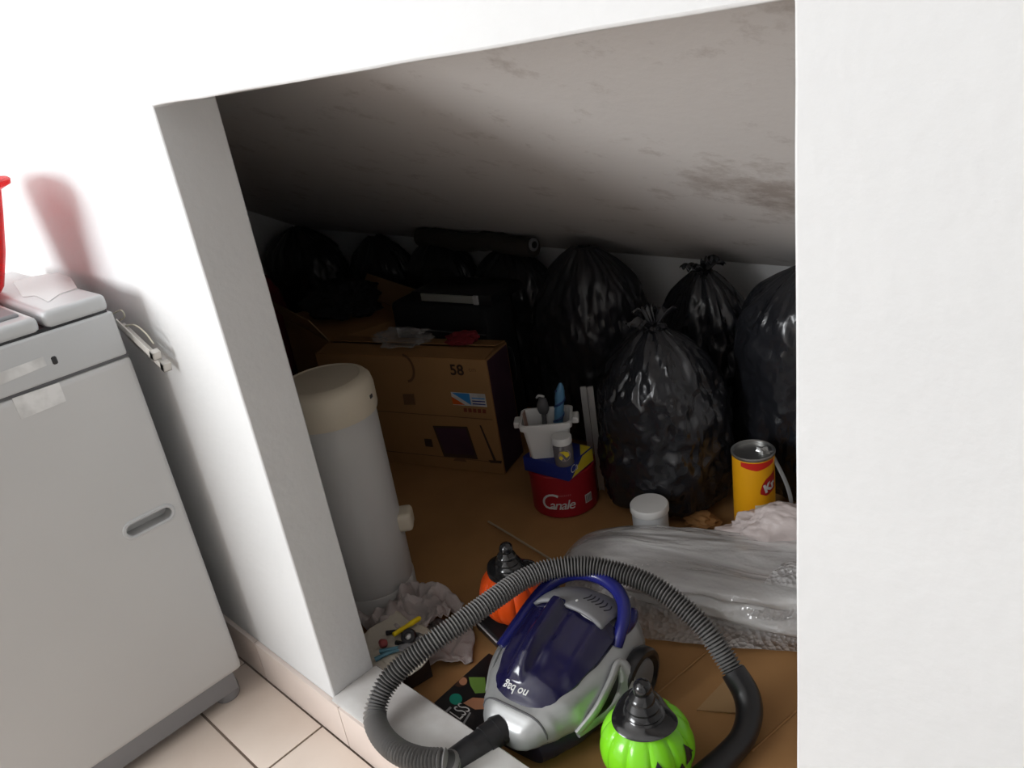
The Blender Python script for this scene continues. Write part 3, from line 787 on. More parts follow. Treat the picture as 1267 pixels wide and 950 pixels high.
def twisted():
    a = in_tub(.020, .022, .005); b = in_tub(.050, .030, .195)
    t = empty('twisted_candle', a, 0, 'blue twisted candle standing in the white tub', 'candle')
    n = 60; V = []; f = []; ax = (b-a); seg = 24
    for i in range(n+1):
        s = i/n
        r = .0135 if s < .86 else .0135*max(.12, 1-((s-.86)/.14)**1.6*.75)
        for k in range(seg):
            an = 2*PI*k/seg; tw = s*13
            rr = r*(1+.03*math.cos(2*(an-tw)))
            V.append(ax*s+Vector((rr*math.cos(an), rr*math.sin(an), 0)))
    for i in range(n):
        for k in range(seg): f.append((i*seg+k, i*seg+(k+1) % seg, (i+1)*seg+(k+1) % seg, (i+1)*seg+k))
    f.append(tuple(n*seg+k for k in range(seg))); f.append(tuple(range(seg))[::-1])
    pyd('wax', V, f, mat('blue_wax', (.10, .25, .42), .35), t)
    pts = [ax*(i/60*.9)+Vector((.0128*math.cos(i/60*.9*26), .0128*math.sin(i/60*.9*26), 0)) for i in range(61)]
    tube('stripe', pts, .0038, mat('dark_blue_stripe', (.02, .05, .16), .4), t, 6)
twisted()
def brush():
    a = in_tub(-.012, .030, .004); t = empty('brush', a, 0, 'dark round brush with a pale tip standing in the white tub', 'brush')
    tube('stem', [Vector((0, 0, 0)), Vector((-.005, .01, .10))], .007, M_DGREY, t, 12)
    crumple('head', (-.006, .012, .095), (.017, .017, .030), M_DGREY, seed=2, amp=.12, sub=3, parent=t)
    tube('tip', catmull([(-.024, .010, .142), (-.012, .008, .152), (.004, .012, .150)], 5), .0035, M_STICK, t, 8)
brush()
def tape():
    t = empty('tape_roll', in_tub(-.012, -.002, .050), 0, 'roll of brown packing tape lying in the white tub', 'tape roll')
    M = Matrix.Rotation(.9, 4, 'X') @ Matrix.Rotation(.3, 4, 'Y')
    lathe('tape', [(.016, 0), (.027, 0), (.027, .024), (.016, .024), (.016, 0)], mat('brown_tape', (.20, .13, .07), .3), t, 36, M=M, cap=False)
    lathe('core', [(.0140, .0005), (.0158, .0005), (.0158, .0235), (.0140, .0235), (.0140, .0005)], M_CARD2, t, 36, M=M, cap=False)
tape()
def card():
    a = in_tub(-.052, -.01, .006)
    o = pyd('card', [(-.002, -.03, 0), (.002, .02, 0), (-.006, .02, .125), (-.008, -.012, .128)], [(0, 1, 2, 3)], mat('pinkish_card', (.40, .25, .20), .7), None, False)
    md = o.modifiers.new('s', 'SOLIDIFY'); md.thickness = .002
    o.location = a; o.rotation_euler = (0, 0, math.radians(38)); tag(o, 'pinkish brown card standing in the white tub', 'card')
card()
def jar():
    c = on_box(-.020, .018); t = empty('jar', c, 0, 'small clear jar with a white lid and a yellow sticker on the blue box', 'jar')
    lathe('glass', [(0, 0), (.026, 0), (.0275, .003), (.0275, .056), (.024, .064), (.024, .07)], mat('murky_clear_plastic', (.16, .15, .16), .12, coat=.5), t, 40)
    lathe('lid', [(.0245, .064), (.0275, .065), (.028, .068), (.028, .082), (.026, .085), (0, .0855)], M_WHITE, t, 40, rib=lambda a, z: 1+.012*math.sin(a*36))
    az = math.atan2(-vd.y, -vd.x)
    def w(u, v, e=.0006): a = az+.1+u/.0275; return ((.0275+e)*math.cos(a), (.0275+e)*math.sin(a), .036+v)
    n = 20; pyd('label', [w(.018*math.cos(2*PI*k/n), .017*math.sin(2*PI*k/n)) for k in range(n)], [tuple(range(n))], mat('grey_pink_label', (.35, .28, .28), .5), t, False)
    pyd('label_print', [w(x, y, .0016) for x, y in ((-.013, .013), (-.001, .015), (.011, .009), (.013, -.002), (.004, -.006), (-.002, .004))], [(0, 1, 2, 3, 4, 5)], M_YELLOW, t, False)
    pyd('label_print', [w(x, y, .0016) for x, y in ((-.015, -.001), (-.009, .002), (-.005, -.006), (-.010, -.012), (-.016, -.008))], [(0, 1, 2, 3, 4)], M_YELLOW, t, False)
jar()
def profiles():
    for k, px in enumerate((721.5, 730)):
        p = PY((px, 478), 1.03)
        t = empty('metal_profile', (p.x, 1.03, .034), math.radians(35), ('grooved aluminium strip standing behind the red tin, the one beside the white tub', 'grooved aluminium strip standing behind the red tin, the one beside the refuse sack')[k], 'metal strip', 'aluminium strips')
        hh = p.z-.034
        bm = bmesh.new()
        bbox(bm, (-.0085, -.002, 0), (.0085, .002, hh)); frombm('web', bm, M_ALU, t)
        for x in (-.0075, .0075):
            box('flange', (x-.0012, -.007, 0), (x+.0012, -.002, hh), M_ALU, t)
profiles()

# ------------------------------------------------------------------ small things on the cardboard
def white_jar():
    c = PZ((808, 672), FZ+.002); c = c + vd*.010
    t = empty('lidded_jar', c, 0, 'milky plastic jar with a flat white lid on the cardboard', 'jar')
    lathe('body', [(0, 0), (.044, 0), (.047, .004), (.047, .093), (.044, .102)], M_TRANSW, t, 48)
    lathe('lid', [(.045, .098), (.0495, .099), (.0505, .101), (.0505, .116), (.048, .1195), (0, .1205)], M_WHITE, t, 48)
white_jar()
def snack_can():
    c = PZ((941, 668), FZ+.002) + vd*.05
    t = empty('snack_can', c, .0, 'open orange yellow snack can with a red diamond badge', 'can')
    R, h = .0525, .238
    lathe('body', [(0, 0), (R-.001, 0), (R, .004), (R, h-.004)], M_CANY, t, 56, cap=False)
    lathe('rim', [(R-.0005, h-.006), (R+.002, h-.003), (R+.0025, h+.002), (R, h+.004), (R-.003, h+.002), (R-.0035, h-.05), (R-.004, .02), (0, .018)], M_TINMETAL, t, 56)
    az = math.atan2(-vd.y, -vd.x)
    def w(u, v, e=.0008, a0=0): a = az+a0+u/R; return ((R+e)*math.cos(a), (R+e)*math.sin(a), v)
    n = 24; V = []; 
    for i in range(n+1):
        u = -.045+.09*i/n; V.append(w(u, h-.008)); V.append(w(u, h-.018-.012*(1-abs(u+.005)/.05)))
    pyd('red_band', V, [(2*i, 2*i+1, 2*i+3, 2*i+2) for i in range(n)], mat('red_print', (.62, .02, .012), .4), t, False)
    V = []; m = 10
    for i in range(m+1):
        u = .002+.048*i/m; dv = .012+.022*min(1, i/4); V.append(w(u, .150+.018*i/m-min(dv, .03)*.8)); V.append(w(u, .150+.022*i/m+min(dv, .03)*.8*(1 if i else .0)))
    pyd('badge', V, [(2*i, 2*i+2, 2*i+3, 2*i+1) for i in range(m)], mat('dark_red_print', (.42, .012, .015), .4), t, False)
    text('lettering', 'Kr', .034, lambda u, v: w(.028+u*.93-v*.25, .157+v*.9+u*.35, .0016), M_STICK, t, bold=.0018)
    pyd('panel_print', [w(-.012+.042*i/8, v) for v in (.070, .108) for i in range(9)], [(i, i+1, 10+i, 9+i) for i in range(8)], mat('pale_panel_print', (.72, .66, .5), .5), t, False)
    for i in range(3): pyd('panel_line', [w(-.010+.038*k, v, .0014) for v in (.080+.008*i, .0812+.008*i) for k in (0, 1)], [(0, 1, 3, 2)], M_PRINT2, t, False)
    crumple('foil', (.018, .02, h-.03), (.022, .016, .02), M_TINMETAL, seed=4, amp=.5, sub=3, parent=t)
    return c
CAN = snack_can()
# clear strap hanging beside the can
sp = [PY((953, 558), 1.10), PY((962, 575), 1.09), PY((972, 596), 1.08), PY((978, 615), 1.07), PY((980, 634), 1.06)]
o = tube('plastic_strap', catmull(sp, 6), .006, mat('glossy_clear_strap', (.22, .22, .22), .10, coat=.5), None, 8, .25)
tag(o, 'glossy clear plastic strap curling down beside the yellow can', 'strap')
# thin stick on the cardboard
a, b = PZ((604, 645), FZ+.008), PZ((690, 697), FZ+.008)
o = tube('stick', [a, a.lerp(b, .33)+Vector((0, 0, .001)), a.lerp(b, .66), b], .0032, M_WOOD, None, 8); tag(o, 'thin pale stick lying on the cardboard behind the orange pumpkin', 'stick')

# ------------------------------------------------------------------ bubble-wrapped bundle
def bundle():
    t = empty('bubble_wrap_bundle', (.45, .80, FZ+.003), 0, 'long pale bundle in shiny bubble wrap lying across the cardboard', 'bundle')
    A, B = Vector((-.40, -.115, 0)), Vector((.60, .20, 0))
    ax = (B-A).normalized(); nn = Vector((-ax.y, ax.x, 0))
    def loft(nm, m, grow, nu, nv, wr):
        V = []; f = []
        for j in range(nv+1):
            s = j/nv
            e = (1-abs(2*s-1)**6)**.4 if 0 < s < 1 else .02
            e = max(.03, e)
            hw = (.115+.03*s)*e+grow; hh = (.082+.005*math.sin(s*9)+.045*s)*e+grow
            c = A.lerp(B, s)
            for i in range(nu):
                a = 2*PI*i/nu; ca, sa = math.cos(a), math.sin(a)
                x = math.copysign(abs(ca)**.75, ca)*hw; z = math.copysign(abs(sa)**.8, sa)*hh*.5
                n3 = Vector((s*3.2, ca*1.2, sa*1.2))
                d = 1+wr*(.5*fbm(n3*1.6, 3)+.35*math.sin(a*5+s*7+2*noise.noise(n3))+.2*noise.noise(n3*5))
                zz = z*d+hh*.5
                V.append(c+nn*(x*d)+Vector((0, 0, max(.001 if grow else .003, zz))))
        for j in range(nv):
            for i in range(nu): f.append((j*nu+i, j*nu+(i+1) % nu, (j+1)*nu+(i+1) % nu, (j+1)*nu+i))
        f.append(tuple(range(nu))[::-1]); f.append(tuple(nv*nu+i for i in range(nu)))
        return pyd(nm, V, f, m, t)
    loft('contents', M_WRAPIN, 0, 60, 40, .06)
    loft('wrap', M_WRAP, .010, 120, 110, .17)
    # loose skirt of the wrap on the floor
    P = [PZ(p, FZ) for p in ((690, 752), (760, 786), (880, 803), (1010, 812))]
    P2 = catmull([Vector((p.x-.45, p.y-.80, 0)) for p in P], 10)
    nP = len(P2)
    def fn(u, v):
        k = u*(nP-1); i = min(nP-2, int(k)); q = P2[i].lerp(P2[i+1], k-i)
        n_ = Vector((-.28, .96, 0))
        q = q + n_*(v*.10)
        return Vector((q.x, q.y, .003+.05*v*v+.006*noise.noise(Vector((u*14, v*4, 1)))*(.4+v)+.004))
    grid('wrap_skirt', 80, 16, fn, M_WRAP2, t)
    # raised loose sheet towards the wall
    q0 = PZ((905, 700), .17)
    def fn2(u, v):
        x = .12+.52*u; y = -.02+.17*u+.24*(v-.35)
        z = .095+.075*u+.055*math.sin(v*2.6)*(.3+.7*u)+.02*fbm(Vector((u*4, v*4, 2)), 3)-.09*max(0, v-.6)-.10*max(0, .3-v)
        return Vector((x, y, z))
    grid('wrap_sheet', 60, 40, fn2, M_WRAP2, t)
bundle()
pc = PZ((935, 665), .12)
crumple('plastic_bag', (pc.x+.075, pc.y+.060, FZ+.004), (.165, .075, .085), M_PINKBAG, 'crumpled pinkish white plastic bag below the yellow can', 'plastic bag', 21, .30, 1.5, 6, .3, o_=4)
pc = PZ((868, 648), FZ)
crumple('paper', (pc.x, pc.y, FZ+.002), (.05, .035, .016), M_CARD, 'scrap of brown paper crumpled beside the refuse sack', 'paper', 23, .4, 2, 4)

# ------------------------------------------------------------------ pumpkin lanterns with witch hats
def pumpkin(c, R, m, label, yaw, face=False, hat_tilt=(0, 0), hs=1):
    t = empty('pumpkin_lantern', c, yaw, label, 'pumpkin lantern')
    def rib(a, z): return 1-.055*(1-abs(math.sin(a*5.5)))**2.2
    prof = []; n = 26; sq = .88
    for k in range(n+1):
        th = -PI/2*.86+PI*.90*k/n
        prof.append((max(.0, R*math.cos(th)**.85), R*sq*(math.sin(th)+math.sin(PI/2*.86))))
    prof = [(0, prof[0][1])]+prof
    lathe('body', prof, m, t, 110, rib=rib)
    zc = R*sq*math.sin(PI/2*.86)
    def surf(a, th, e=.0015):
        r = (R*math.cos(th)**.85)*rib(a, 0)+e; return Vector((r*math.cos(a), r*math.sin(a), zc+R*sq*math.sin(th)+e*math.sin(th)))
    if face:
        def patch(nm, poly, parent):
            n_ = 8; V = []; f = []
            (A, B, C) = poly
            idx = {}
            for i in range(n_+1):
                for j in range(n_+1-i):
                    u, v = i/n_, j/n_; p = [A[q]+(B[q]-A[q])*u+(C[q]-A[q])*v for q in (0, 1)]
                    idx[(i, j)] = len(V); V.append(surf(*p))
            for i in range(n_):
                for j in range(n_-i):
                    f.append((idx[(i, j)], idx[(i+1, j)], idx[(i, j+1)]))
                    if i+j < n_-1: f.append((idx[(i+1, j)], idx[(i+1, j+1)], idx[(i, j+1)]))
            pyd(nm, V, f, M_BLACK, t, False)
        patch('eye', ((-.62, .10), (-.20, .08), (-.42, .55)), t)
        patch('eye', ((.22, .12), (.62, .12), (.36, .58)), t)
        patch('nose', ((-.08, -.02), (.20, .0), (.12, .26)), t)
        for k in range(4): patch('mouth', ((-.6+.3*k, -.34), (-.36+.3*k, -.34), (-.48+.3*k, -.60)), t)
    # hat
    M = Matrix.Translation((0, 0, zc))
    prof = [(.40, .80), (.60, .735), (.665, .725), (.685, .745), (.66, .775), (.55, .835), (.44, .885), (.40, .92), (.415, .96), (.39, 1.0), (.345, 1.04), (.355, 1.09), (.325, 1.13), (.27, 1.19), (.275, 1.24), (.24, 1.29), (.185, 1.36), (.20, 1.42), (.19, 1.50), (.14, 1.57), (.06, 1.61), (0, 1.62)]
    v, f, seg = [], [], 64
    for r, z in prof:
        for k in range(seg):
            a = 2*PI*k/seg; k_ = max(0, (r-.42)/.25) if z < .9 else 0
            br = 1+k_*(.07*math.sin(3*a+.6)+.06*math.sin(2*a+2))
            dz = k_*(.05+.05*math.sin(2*a+1.4)+.03*math.sin(3*a+.6))
            zz = max(0, z-.8)/.8
            fold = .03*math.sin(a+z*9)*(z > .9)
            v.append(M @ Vector((R*(r*br+fold*.5)*math.cos(a)+hat_tilt[0]*zz**1.5, R*(r*br+fold*.5)*math.sin(a)+hat_tilt[1]*zz**1.5, R*(z+dz+fold*.4))))
    for i in range(len(prof)-1):
        for k in range(seg): f.append((i*seg+k, i*seg+(k+1) % seg, (i+1)*seg+(k+1) % seg, (i+1)*seg+k))
    pyd('hat', v, f, M_HAT, t)
    return t
gp = PZ((800, 915), FZ+.085)
pumpkin((gp.x, gp.y, FZ+.002), .086, M_GREEN, 'lime green pumpkin lantern with black triangle eyes and a black witch hat', math.radians(-16), True, (-.01, .008), 1.0)
op = PZ((636, 735), FZ+.10)
# floor nozzle of the vacuum lying under the orange pumpkin
def nozzle():
    c = PZ((640, 778), FZ+.002)
    t = empty('floor_nozzle', (op.x+.015, op.y+.0, FZ+.003), math.radians(-14), 'flat black floor nozzle with a pale strip under the orange pumpkin', 'nozzle')
    bm = bmesh.new(); bbox(bm, (-.085, -.085, 0), (.14, .075, .034), .008, 3); frombm('body', bm, M_BLACK, t)
    bm = bmesh.new(); bbox(bm, (-.080, -.0875, .024), (.135, -.0845, .029), .001); frombm('pale_strip', bm, M_LGREY, t)
    tube('neck', [(.105, .03, .03), (.105, .035, .07), (.10, .04, .13)], .019, M_DGREY, t, 20)
    lathe('collar', [(.0195, 0), (.024, .003), (.024, .022), (.0195, .025)], M_BLACK, t, 24, (.101, .038, .11))
nozzle()
pumpkin((op.x, op.y, FZ+.040), .080, M_ORANGE, 'orange pumpkin lantern with a black witch hat', .4, False, (-.006, .008), 1.0)

# ------------------------------------------------------------------ vacuum cleaner
VC = Vector((.345, .325, FZ+.003)); VYAW = math.radians(6); VS = .98
def vacuum():
    t = empty('vacuum_cleaner', VC, VYAW, 'silver and dark blue bagless canister vacuum cleaner with a blue carrying handle', 'vacuum cleaner')
    t.scale = (VS, VS, VS*.90)
    def lerp_tab(tab, y):
        if y <= tab[0][0]: return tab[0][1]
        for (a, va), (b, vb) in zip(tab, tab[1:]):
            if y <= b: 
                k = (y-a)/(b-a); k = k*k*(3-2*k)*.5+k*.5; return va+(vb-va)*k
        return tab[-1][1]
    HW = [(-.195, .034), (-.188, .052), (-.17, .068), (-.14, .088), (-.09, .112), (-.02, .128), (.06, .132), (.13, .122), (.165, .105), (.185, .07)]
    RIM = [(-.195, .105), (-.185, .125), (-.16, .142), (-.10, .160), (-.02, .178), (.08, .196), (.13, .198), (.165, .185), (.185, .15)]
    def flare(k): return 1.06-.25*max(0, (k-.32)/.68)**1.35-.10*max(0, (.32-k)/.32)**2
    def body(nm, m, zb, y0, y1, n, wsc, zt=None):
        V = []; f = []; nu = 40
        for j in range(n+1):
            y = y0+(y1-y0)*j/n; hw = lerp_tab(HW, y)*wsc; top = zt(y) if zt else lerp_tab(RIM, y); bot = zb(y)
            for i in range(nu):
                a = 2*PI*i/nu; ca, sa = math.cos(a), math.sin(a)
                x = math.copysign(abs(ca)**.3, ca)*hw; z = (top+bot)/2+math.copysign(abs(sa)**.5, sa)*(top-bot)/2
                # belly tuck
                k = (z-bot)/max(1e-4, top-bot); x *= flare(k)
                V.append(Vector((x, y, z)))
        for j in range(n):
            for i in range(nu): f.append((j*nu+i, j*nu+(i+1) % nu, (j+1)*nu+(i+1) % nu, (j+1)*nu+i))
        f.append(tuple(range(nu))[::-1]); f.append(tuple(n*nu+i for i in range(nu)))
        return pyd(nm, V, f, m, t)
    ZBF = lambda y: .072-.022*min(1, max(0, (y+.17)/.2))
    body('body', M_SILVER, ZBF, -.195, .185, 64, 1)
    body('base', mat('dark_violet_plastic', (.02, .017, .035), .4), lambda y: .018, -.168, .165, 30, .92, zt=lambda y: .095)
    # front bumper seam
    V = []; f = []
    ys = -.158
    hw = lerp_tab(HW, ys); top = lerp_tab(RIM, ys); zb_ = ZBF(ys)
    pts = []
    for k in range(17):
        a = PI*k/16-.0; ca, sa = math.cos(a), math.sin(a)
        x = math.copysign(abs(ca)**.3, ca)*(hw+.0004); z = (top+zb_)/2+abs(sa)**.5*(top-zb_)/2+.0003
        kk = (z-zb_)/(top-zb_); x *= flare(kk)
        pts.append(Vector((x, ys, z)))
    lowp = [Vector((pts[0].x*.985, ys, zb_+.016))]; lown = [Vector((pts[-1].x*.985, ys, zb_+.016))]
    tube('seam', lowp+pts+lown, .0022, M_DGREY, t, 6)
    # dust container cover
    CW = [(-.152, .030), (-.147, .046), (-.135, .060), (-.11, .074), (-.06, .092), (0, .103), (.05, .106), (.078, .100)]
    DOME = [(-.152, .002), (-.13, .014), (-.09, .028), (-.03, .040), (.04, .046), (.078, .044)]
    def cov(x, y):
        w = lerp_tab(CW, y); a = min(1, abs(x)/w)
        z = lerp_tab(RIM, y)-.004+lerp_tab(DOME, y)*(1-a**2.6)
        rg = min(1, max(0, (y+.118)/.04))**.5*min(1, max(0, (.072-y)/.02)) 
        xc = -.022
        z += .028*rg*math.exp(-((x-xc)/.019)**4)
        z += -.006*min(1, max(0, (y+.10)/.05))*math.exp(-((x-.045)/.020)**4)
        return z
    nu, nv = 61, 80; V = []; f = []
    for j in range(nv+1):
        y = -.152+.230*j/nv; w = lerp_tab(CW, y)
        for i in range(nu):
            a = -1+2*i/(nu-1); x = a*w; V.append(Vector((x, y, cov(x, y))))
    base = len(V)
    for j in range(nv):
        for i in range(nu-1): f.append((j*nu+i, j*nu+i+1, (j+1)*nu+i+1, (j+1)*nu+i))
    # skirt all round
    ringi = [i for i in range(nu)]+[j*nu+nu-1 for j in range(1, nv+1)]+[nv*nu+i for i in range(nu-2, -1, -1)]+[j*nu for j in range(nv-1, 0, -1)]
    for q in ringi: V.append(V[q]-Vector((0, 0, .02)))
    R_ = len(ringi)
    for k in range(R_): f.append((ringi[(k+1) % R_], ringi[k], base+k, base+(k+1) % R_))
    pyd('dust_cover', V, f, M_VIOL, t)
    text('lettering', 'no bag', .022, lambda u, v: (-u-.010, -.131-v*.9+u*u*2.0, cov(-u-.010, -.131-v*.9+u*u*2.0)+.0009), M_STICK, t, shear=.12, bold=.0004)
    # markings along the ridge
    mr = mat('red_marking', (.45, .02, .05), .4)
    text('lettering', 'CYCLONIC', .015, lambda u, v: (-.030-v, .005+u, cov(-.030-v, .005+u)+.0008), mr, t, shear=.2) if 0 else None
    for k in range(4):
        y = -.01+.022*k
        pyd('marking', [(x, yy, cov(x, yy)+.0009) for x, yy in ((-.040, y), (-.034, y-.003), (-.033, y+.012), (-.039, y+.015))], [(0, 1, 2, 3)], mr, t, False)
    for k in range(4):
        y = .040+.009*k
        pyd('marking', [(x, yy, cov(x, yy)+.001) for x, yy in ((-.051, y), (-.045, y+.001), (-.045, y+.0045), (-.051, y+.0035))], [(0, 1, 2, 3)], M_STICK, t, False)
    # oval badge
    n = 20
    ov = []
    for k in range(n):
        a = 2*PI*k/n; ov.append((.048+.020*math.copysign(abs(math.cos(a))**.6, math.cos(a)), 0.062+.0065*math.copysign(abs(math.sin(a))**.6, math.sin(a))))
    pts = [Vector((x, y, cov(x, y)+.001)) for x, y in ov]
    tube('badge', pts+[pts[0]], .0012, M_LGREY, t, 6)
    # grey vent panel behind the cover
    def vent(u, v):
        x = -.020+.098*u; y = .082+.055*v; return Vector((x, y, .236-.020*v-.035*max(0, u-.75)))
    def panel(u, v):
        x = -.085+.168*u; y = .050+.105*v; return Vector((x, y, .242-.045*v*v-.030*abs(2*u-1)**3))
    grid('vent_panel', 24, 16, panel, M_MGREY, t, .008)
    for k in range(6):
        x = .018+.0095*k
        p = [Vector((x+.004*math.sin(q/8*PI), .088+.030*q/8, 0)) for q in range(9)]
        for q in p:
            u = (q.x+.085)/.168; v = (q.y-.050)/.105; q.z = panel(u, v).z+.0035
        tube('vent_slot', p, .0021, M_BLACK, t, 6)
    q = panel(.58, .22); lathe('screw', [(0, 0), (.003, 0), (.003, .006), (0, .0065)], M_STICK, t, 12, (q.x, q.y, q.z))
    # carrying handle: blue hoop rising behind the container
    hp = catmull([(-.112, -.045, .155), (-.108, .01, .176), (-.103, .07, .198), (-.086, .125, .220), (-.050, .158, .232), (0, .168, .236), (.050, .158, .232), (.084, .136, .220), (.100, .108, .203), (.106, .082, .186), (.107, .060, .165)], 8)
    tube('handle', hp, lambda s, i: .0125+.003*math.sin(s*PI), M_VBLUE, t, 16, flat=1.15)
    # handle shoulders
    for s in (-1, 1):
        crumple('shoulder', (s*.100, .115, .165), (.018, .042, .026), M_VBLUE, seed=1, amp=.02, sub=3, parent=t)
    # big rear wheels
    for s in (-1, 1):
        M = Matrix.Translation((s*.128, .075, .072)) @ Matrix.Rotation(s*PI/2, 4, 'Y')
        lathe('tyre', [(.048, .0), (.066, -.004), (.072, .004), (.072, .020), (.068, .026), (.058, .028), (.052, .024), (.048, .018)], M_BLACK, t, 48, M=M)
        w_ = lathe('hub', [(.050, .017), (.046, .024), (.030, .029), (.014, .026), (0, .026)], M_MGREY, t, 40, M=M)
    # side cut-outs framed by a silver band
    for s in (-1, 1):
        def side(y, z):
            hw = lerp_tab(HW, y); top = lerp_tab(RIM, y); k = min(1, max(0, (z-ZBF(y))/(top-ZBF(y))))
            sa = abs(2*k-1)**(1/.5); ca = math.sqrt(max(0, 1-min(1, sa)**2))
            return s*(abs(ca)**.3*hw*flare(k))
        tri = [(-.108, .080), (-.06, .112), (-.005, .138), (.030, .152), (.036, .130), (.022, .100), (-.01, .083), (-.055, .074)]
        cen = (-.02, .108)
        bd = [(p.x, p.y) for p in catmull([Vector((y, z, 0)) for y, z in tri+tri[:1]], 5)][:-1]; nb = len(bd)
        V = []; f = []
        for q in range(1, 7):
            for y, z in bd:
                y2, z2 = cen[0]+(y-cen[0])*q/6, cen[1]+(z-cen[1])*q/6; V.append(Vector((side(y2, z2)+s*.0025, y2, z2)))
        V.append(Vector((side(*cen)+s*.0025, *cen)))
        f = [(k, (k+1) % nb, len(V)-1) for k in range(nb)]
        for q in range(5): f += [(q*nb+k, q*nb+(k+1) % nb, (q+1)*nb+(k+1) % nb, (q+1)*nb+k) for k in range(nb)]
        pyd('side_recess', V, f, M_BLACK, t)
        lp = catmull([Vector((side(y, z)+s*.007, y, z)) for y, z in tri+tri[:1]], 6)
        tube('side_band', lp, lambda q, i: .0065+.007*max(0, math.sin((q-.38)*PI*2.0)) if .38 < q < .88 else .0065, M_SILVER, t, 10, flat=1.6)
    # front caster
    lathe('caster', [(.008, -.016), (.018, -.016), (.020, -.012), (.020, .012), (.018, .016), (.008, .016)], M_LGREY, t, 24, M=Matrix.Translation((0, -.115, .0195)) @ Matrix.Rotation(PI/2, 4, 'Y'))
    # inlet socket and the swivel elbow
    P0 = Vector((-.012, -.178, .100)); d = Vector((-.30, -.92, -.05)).normalized()
    tube('inlet', [P0, P0+d*.018, P0+d*.0185, P0+d*.045, P0+d*.0455, P0+d*.075], lambda s, i: (.031, .031, .029, .029, .0265, .026)[i], M_BLACK, t, 28)
    return t, P0, d
VT, VP0, VD = vacuum()
Mv = Matrix.Translation(VC) @ Matrix.Rotation(VYAW, 4, 'Z') @ Matrix.Diagonal((VS, VS, VS*.90, 1))
def hose():
    s0 = Mv @ (VP0+VD*.070); s1 = Mv @ (VP0+VD*.13)
    P = [s0, s1]
    for p, z in (((553, 942), .150), ((521, 940), .147), ((492, 929), .144), ((471, 908), .143), ((464, 883), .152), ((476, 850), .180), ((499, 823), .208), ((536, 794), .234), ((580, 763), .250), ((612, 740), .258), ((645, 718), .263), ((681, 704), .264), ((721, 700), .261), ((757, 706), .253), ((794, 718), .243), ((821, 733), .229), ((848, 754), .206), ((875, 781), .176), ((900, 818), .130), ((910, 836), .110)):
        P.append(PZ(p, z))
    t = empty('vacuum_hose', P[4]-Vector((0, 0, .02)), 0, 'grey corrugated suction hose arching from the vacuum cleaner to its black grip', 'hose')
    o = t.location
    pts = resample(catmull(P, 10), .0014)
    pts = [p-o for p in pts]
    i0 = next(i for i, p in enumerate(pts) if (p-pts[0]).length > .055)
    pitch = 5
    tube('corrugated_tube', pts[i0:], lambda s, i: 0.0196+.0036*(math.sin(i*2*PI/pitch+.4)), M_HOSE, t, 20, m2=M_GROOVE, m2f=lambda i: math.sin((i+.5)*2*PI/pitch+.4) < -.3)
    tube('cuff', pts[:i0+6:4], lambda s, i: .0255 if s < .8 else .0245, M_BLACK, t, 24)
    G = [pts[-8]+o] + [PZ(p, z) for p, z in (((923, 858), .088), ((927, 884), .070), ((919, 912), .058), ((903, 932), .055), ((880, 955), .0555), ((850, 980), .0555))]
    gp_ = resample(catmull([g-o for g in G], 10), .004)
    tube('grip', gp_, lambda s, i: .0245-.003*min(1, s*5)*0+.0015*math.sin(s*9), M_BLACK, t, 22)
    return t
hose()

# ------------------------------------------------------------------ black packet with printed picture, by the threshold
def packet():
    hh = .036; zt = FZ+.004+hh
    A = PZ((518, 886), zt)
    t = empty('printed_packet', (A.x, A.y, FZ+.004), math.radians(2), 'black printed packet with a figure in green and the letters ULSS', 'packet')
    W, L = .128, .215
    bm = bmesh.new(); bbox(bm, (0, 0, 0), (W, L, hh), .003); frombm('box', bm, mat('black_card', (.014, .012, .013), .35), t)
    z = hh+.0006
    def pt(nm, pts, m, e=0): return pyd(nm, [(x, y, z+e) for x, y in pts], [tuple(range(len(pts)))], m, t, False)
    Ri = Matrix.Rotation(math.radians(-2), 3, 'Z')
    def lp(p): q = Ri @ (PZ(p, zt)-A); return q.x, q.y
    def poly(nm, px, m, e=0): return pt(nm, [(min(W-.004, max(.003, x)), min(L-.003, max(.003, y))) for x, y in map(lp, px)], m, e)
    def disc(cx, cy, rx, ry, n=18): return [(cx+rx*math.cos(2*PI*k/n), cy+ry*math.sin(2*PI*k/n)) for k in range(n)]
    cx, cy = lp((566, 884))
    text('lettering', 'ULSS', .050, lambda u, v: (cx-v, cy+u*.48, z), M_STICK, t, shear=.1)
    poly('frame_print', [(540, 890), (557, 874), (559, 876), (543, 891)], mat('grey_print', (.3, .3, .3), .5))
    poly('frame_print', [(565, 907), (581, 881), (583, 882), (567, 909)], mat('grey_print', (.3, .3, .3), .5))
    poly('badge_print', disc(564, 865, 8, 7), M_TEAL)
    poly('hair_print', disc(569, 842, 10, 8), M_HAIR)
    poly('face_print', disc(573, 843, 5, 5), M_SKIN, .0004)
    poly('shirt_print', [(580, 838), (600, 838), (602, 857), (588, 858), (582, 848)], M_PGREEN)
    poly('arm_print', [(573, 870), (585, 863), (600, 864), (605, 877), (588, 878)], M_SKIN)
packet()

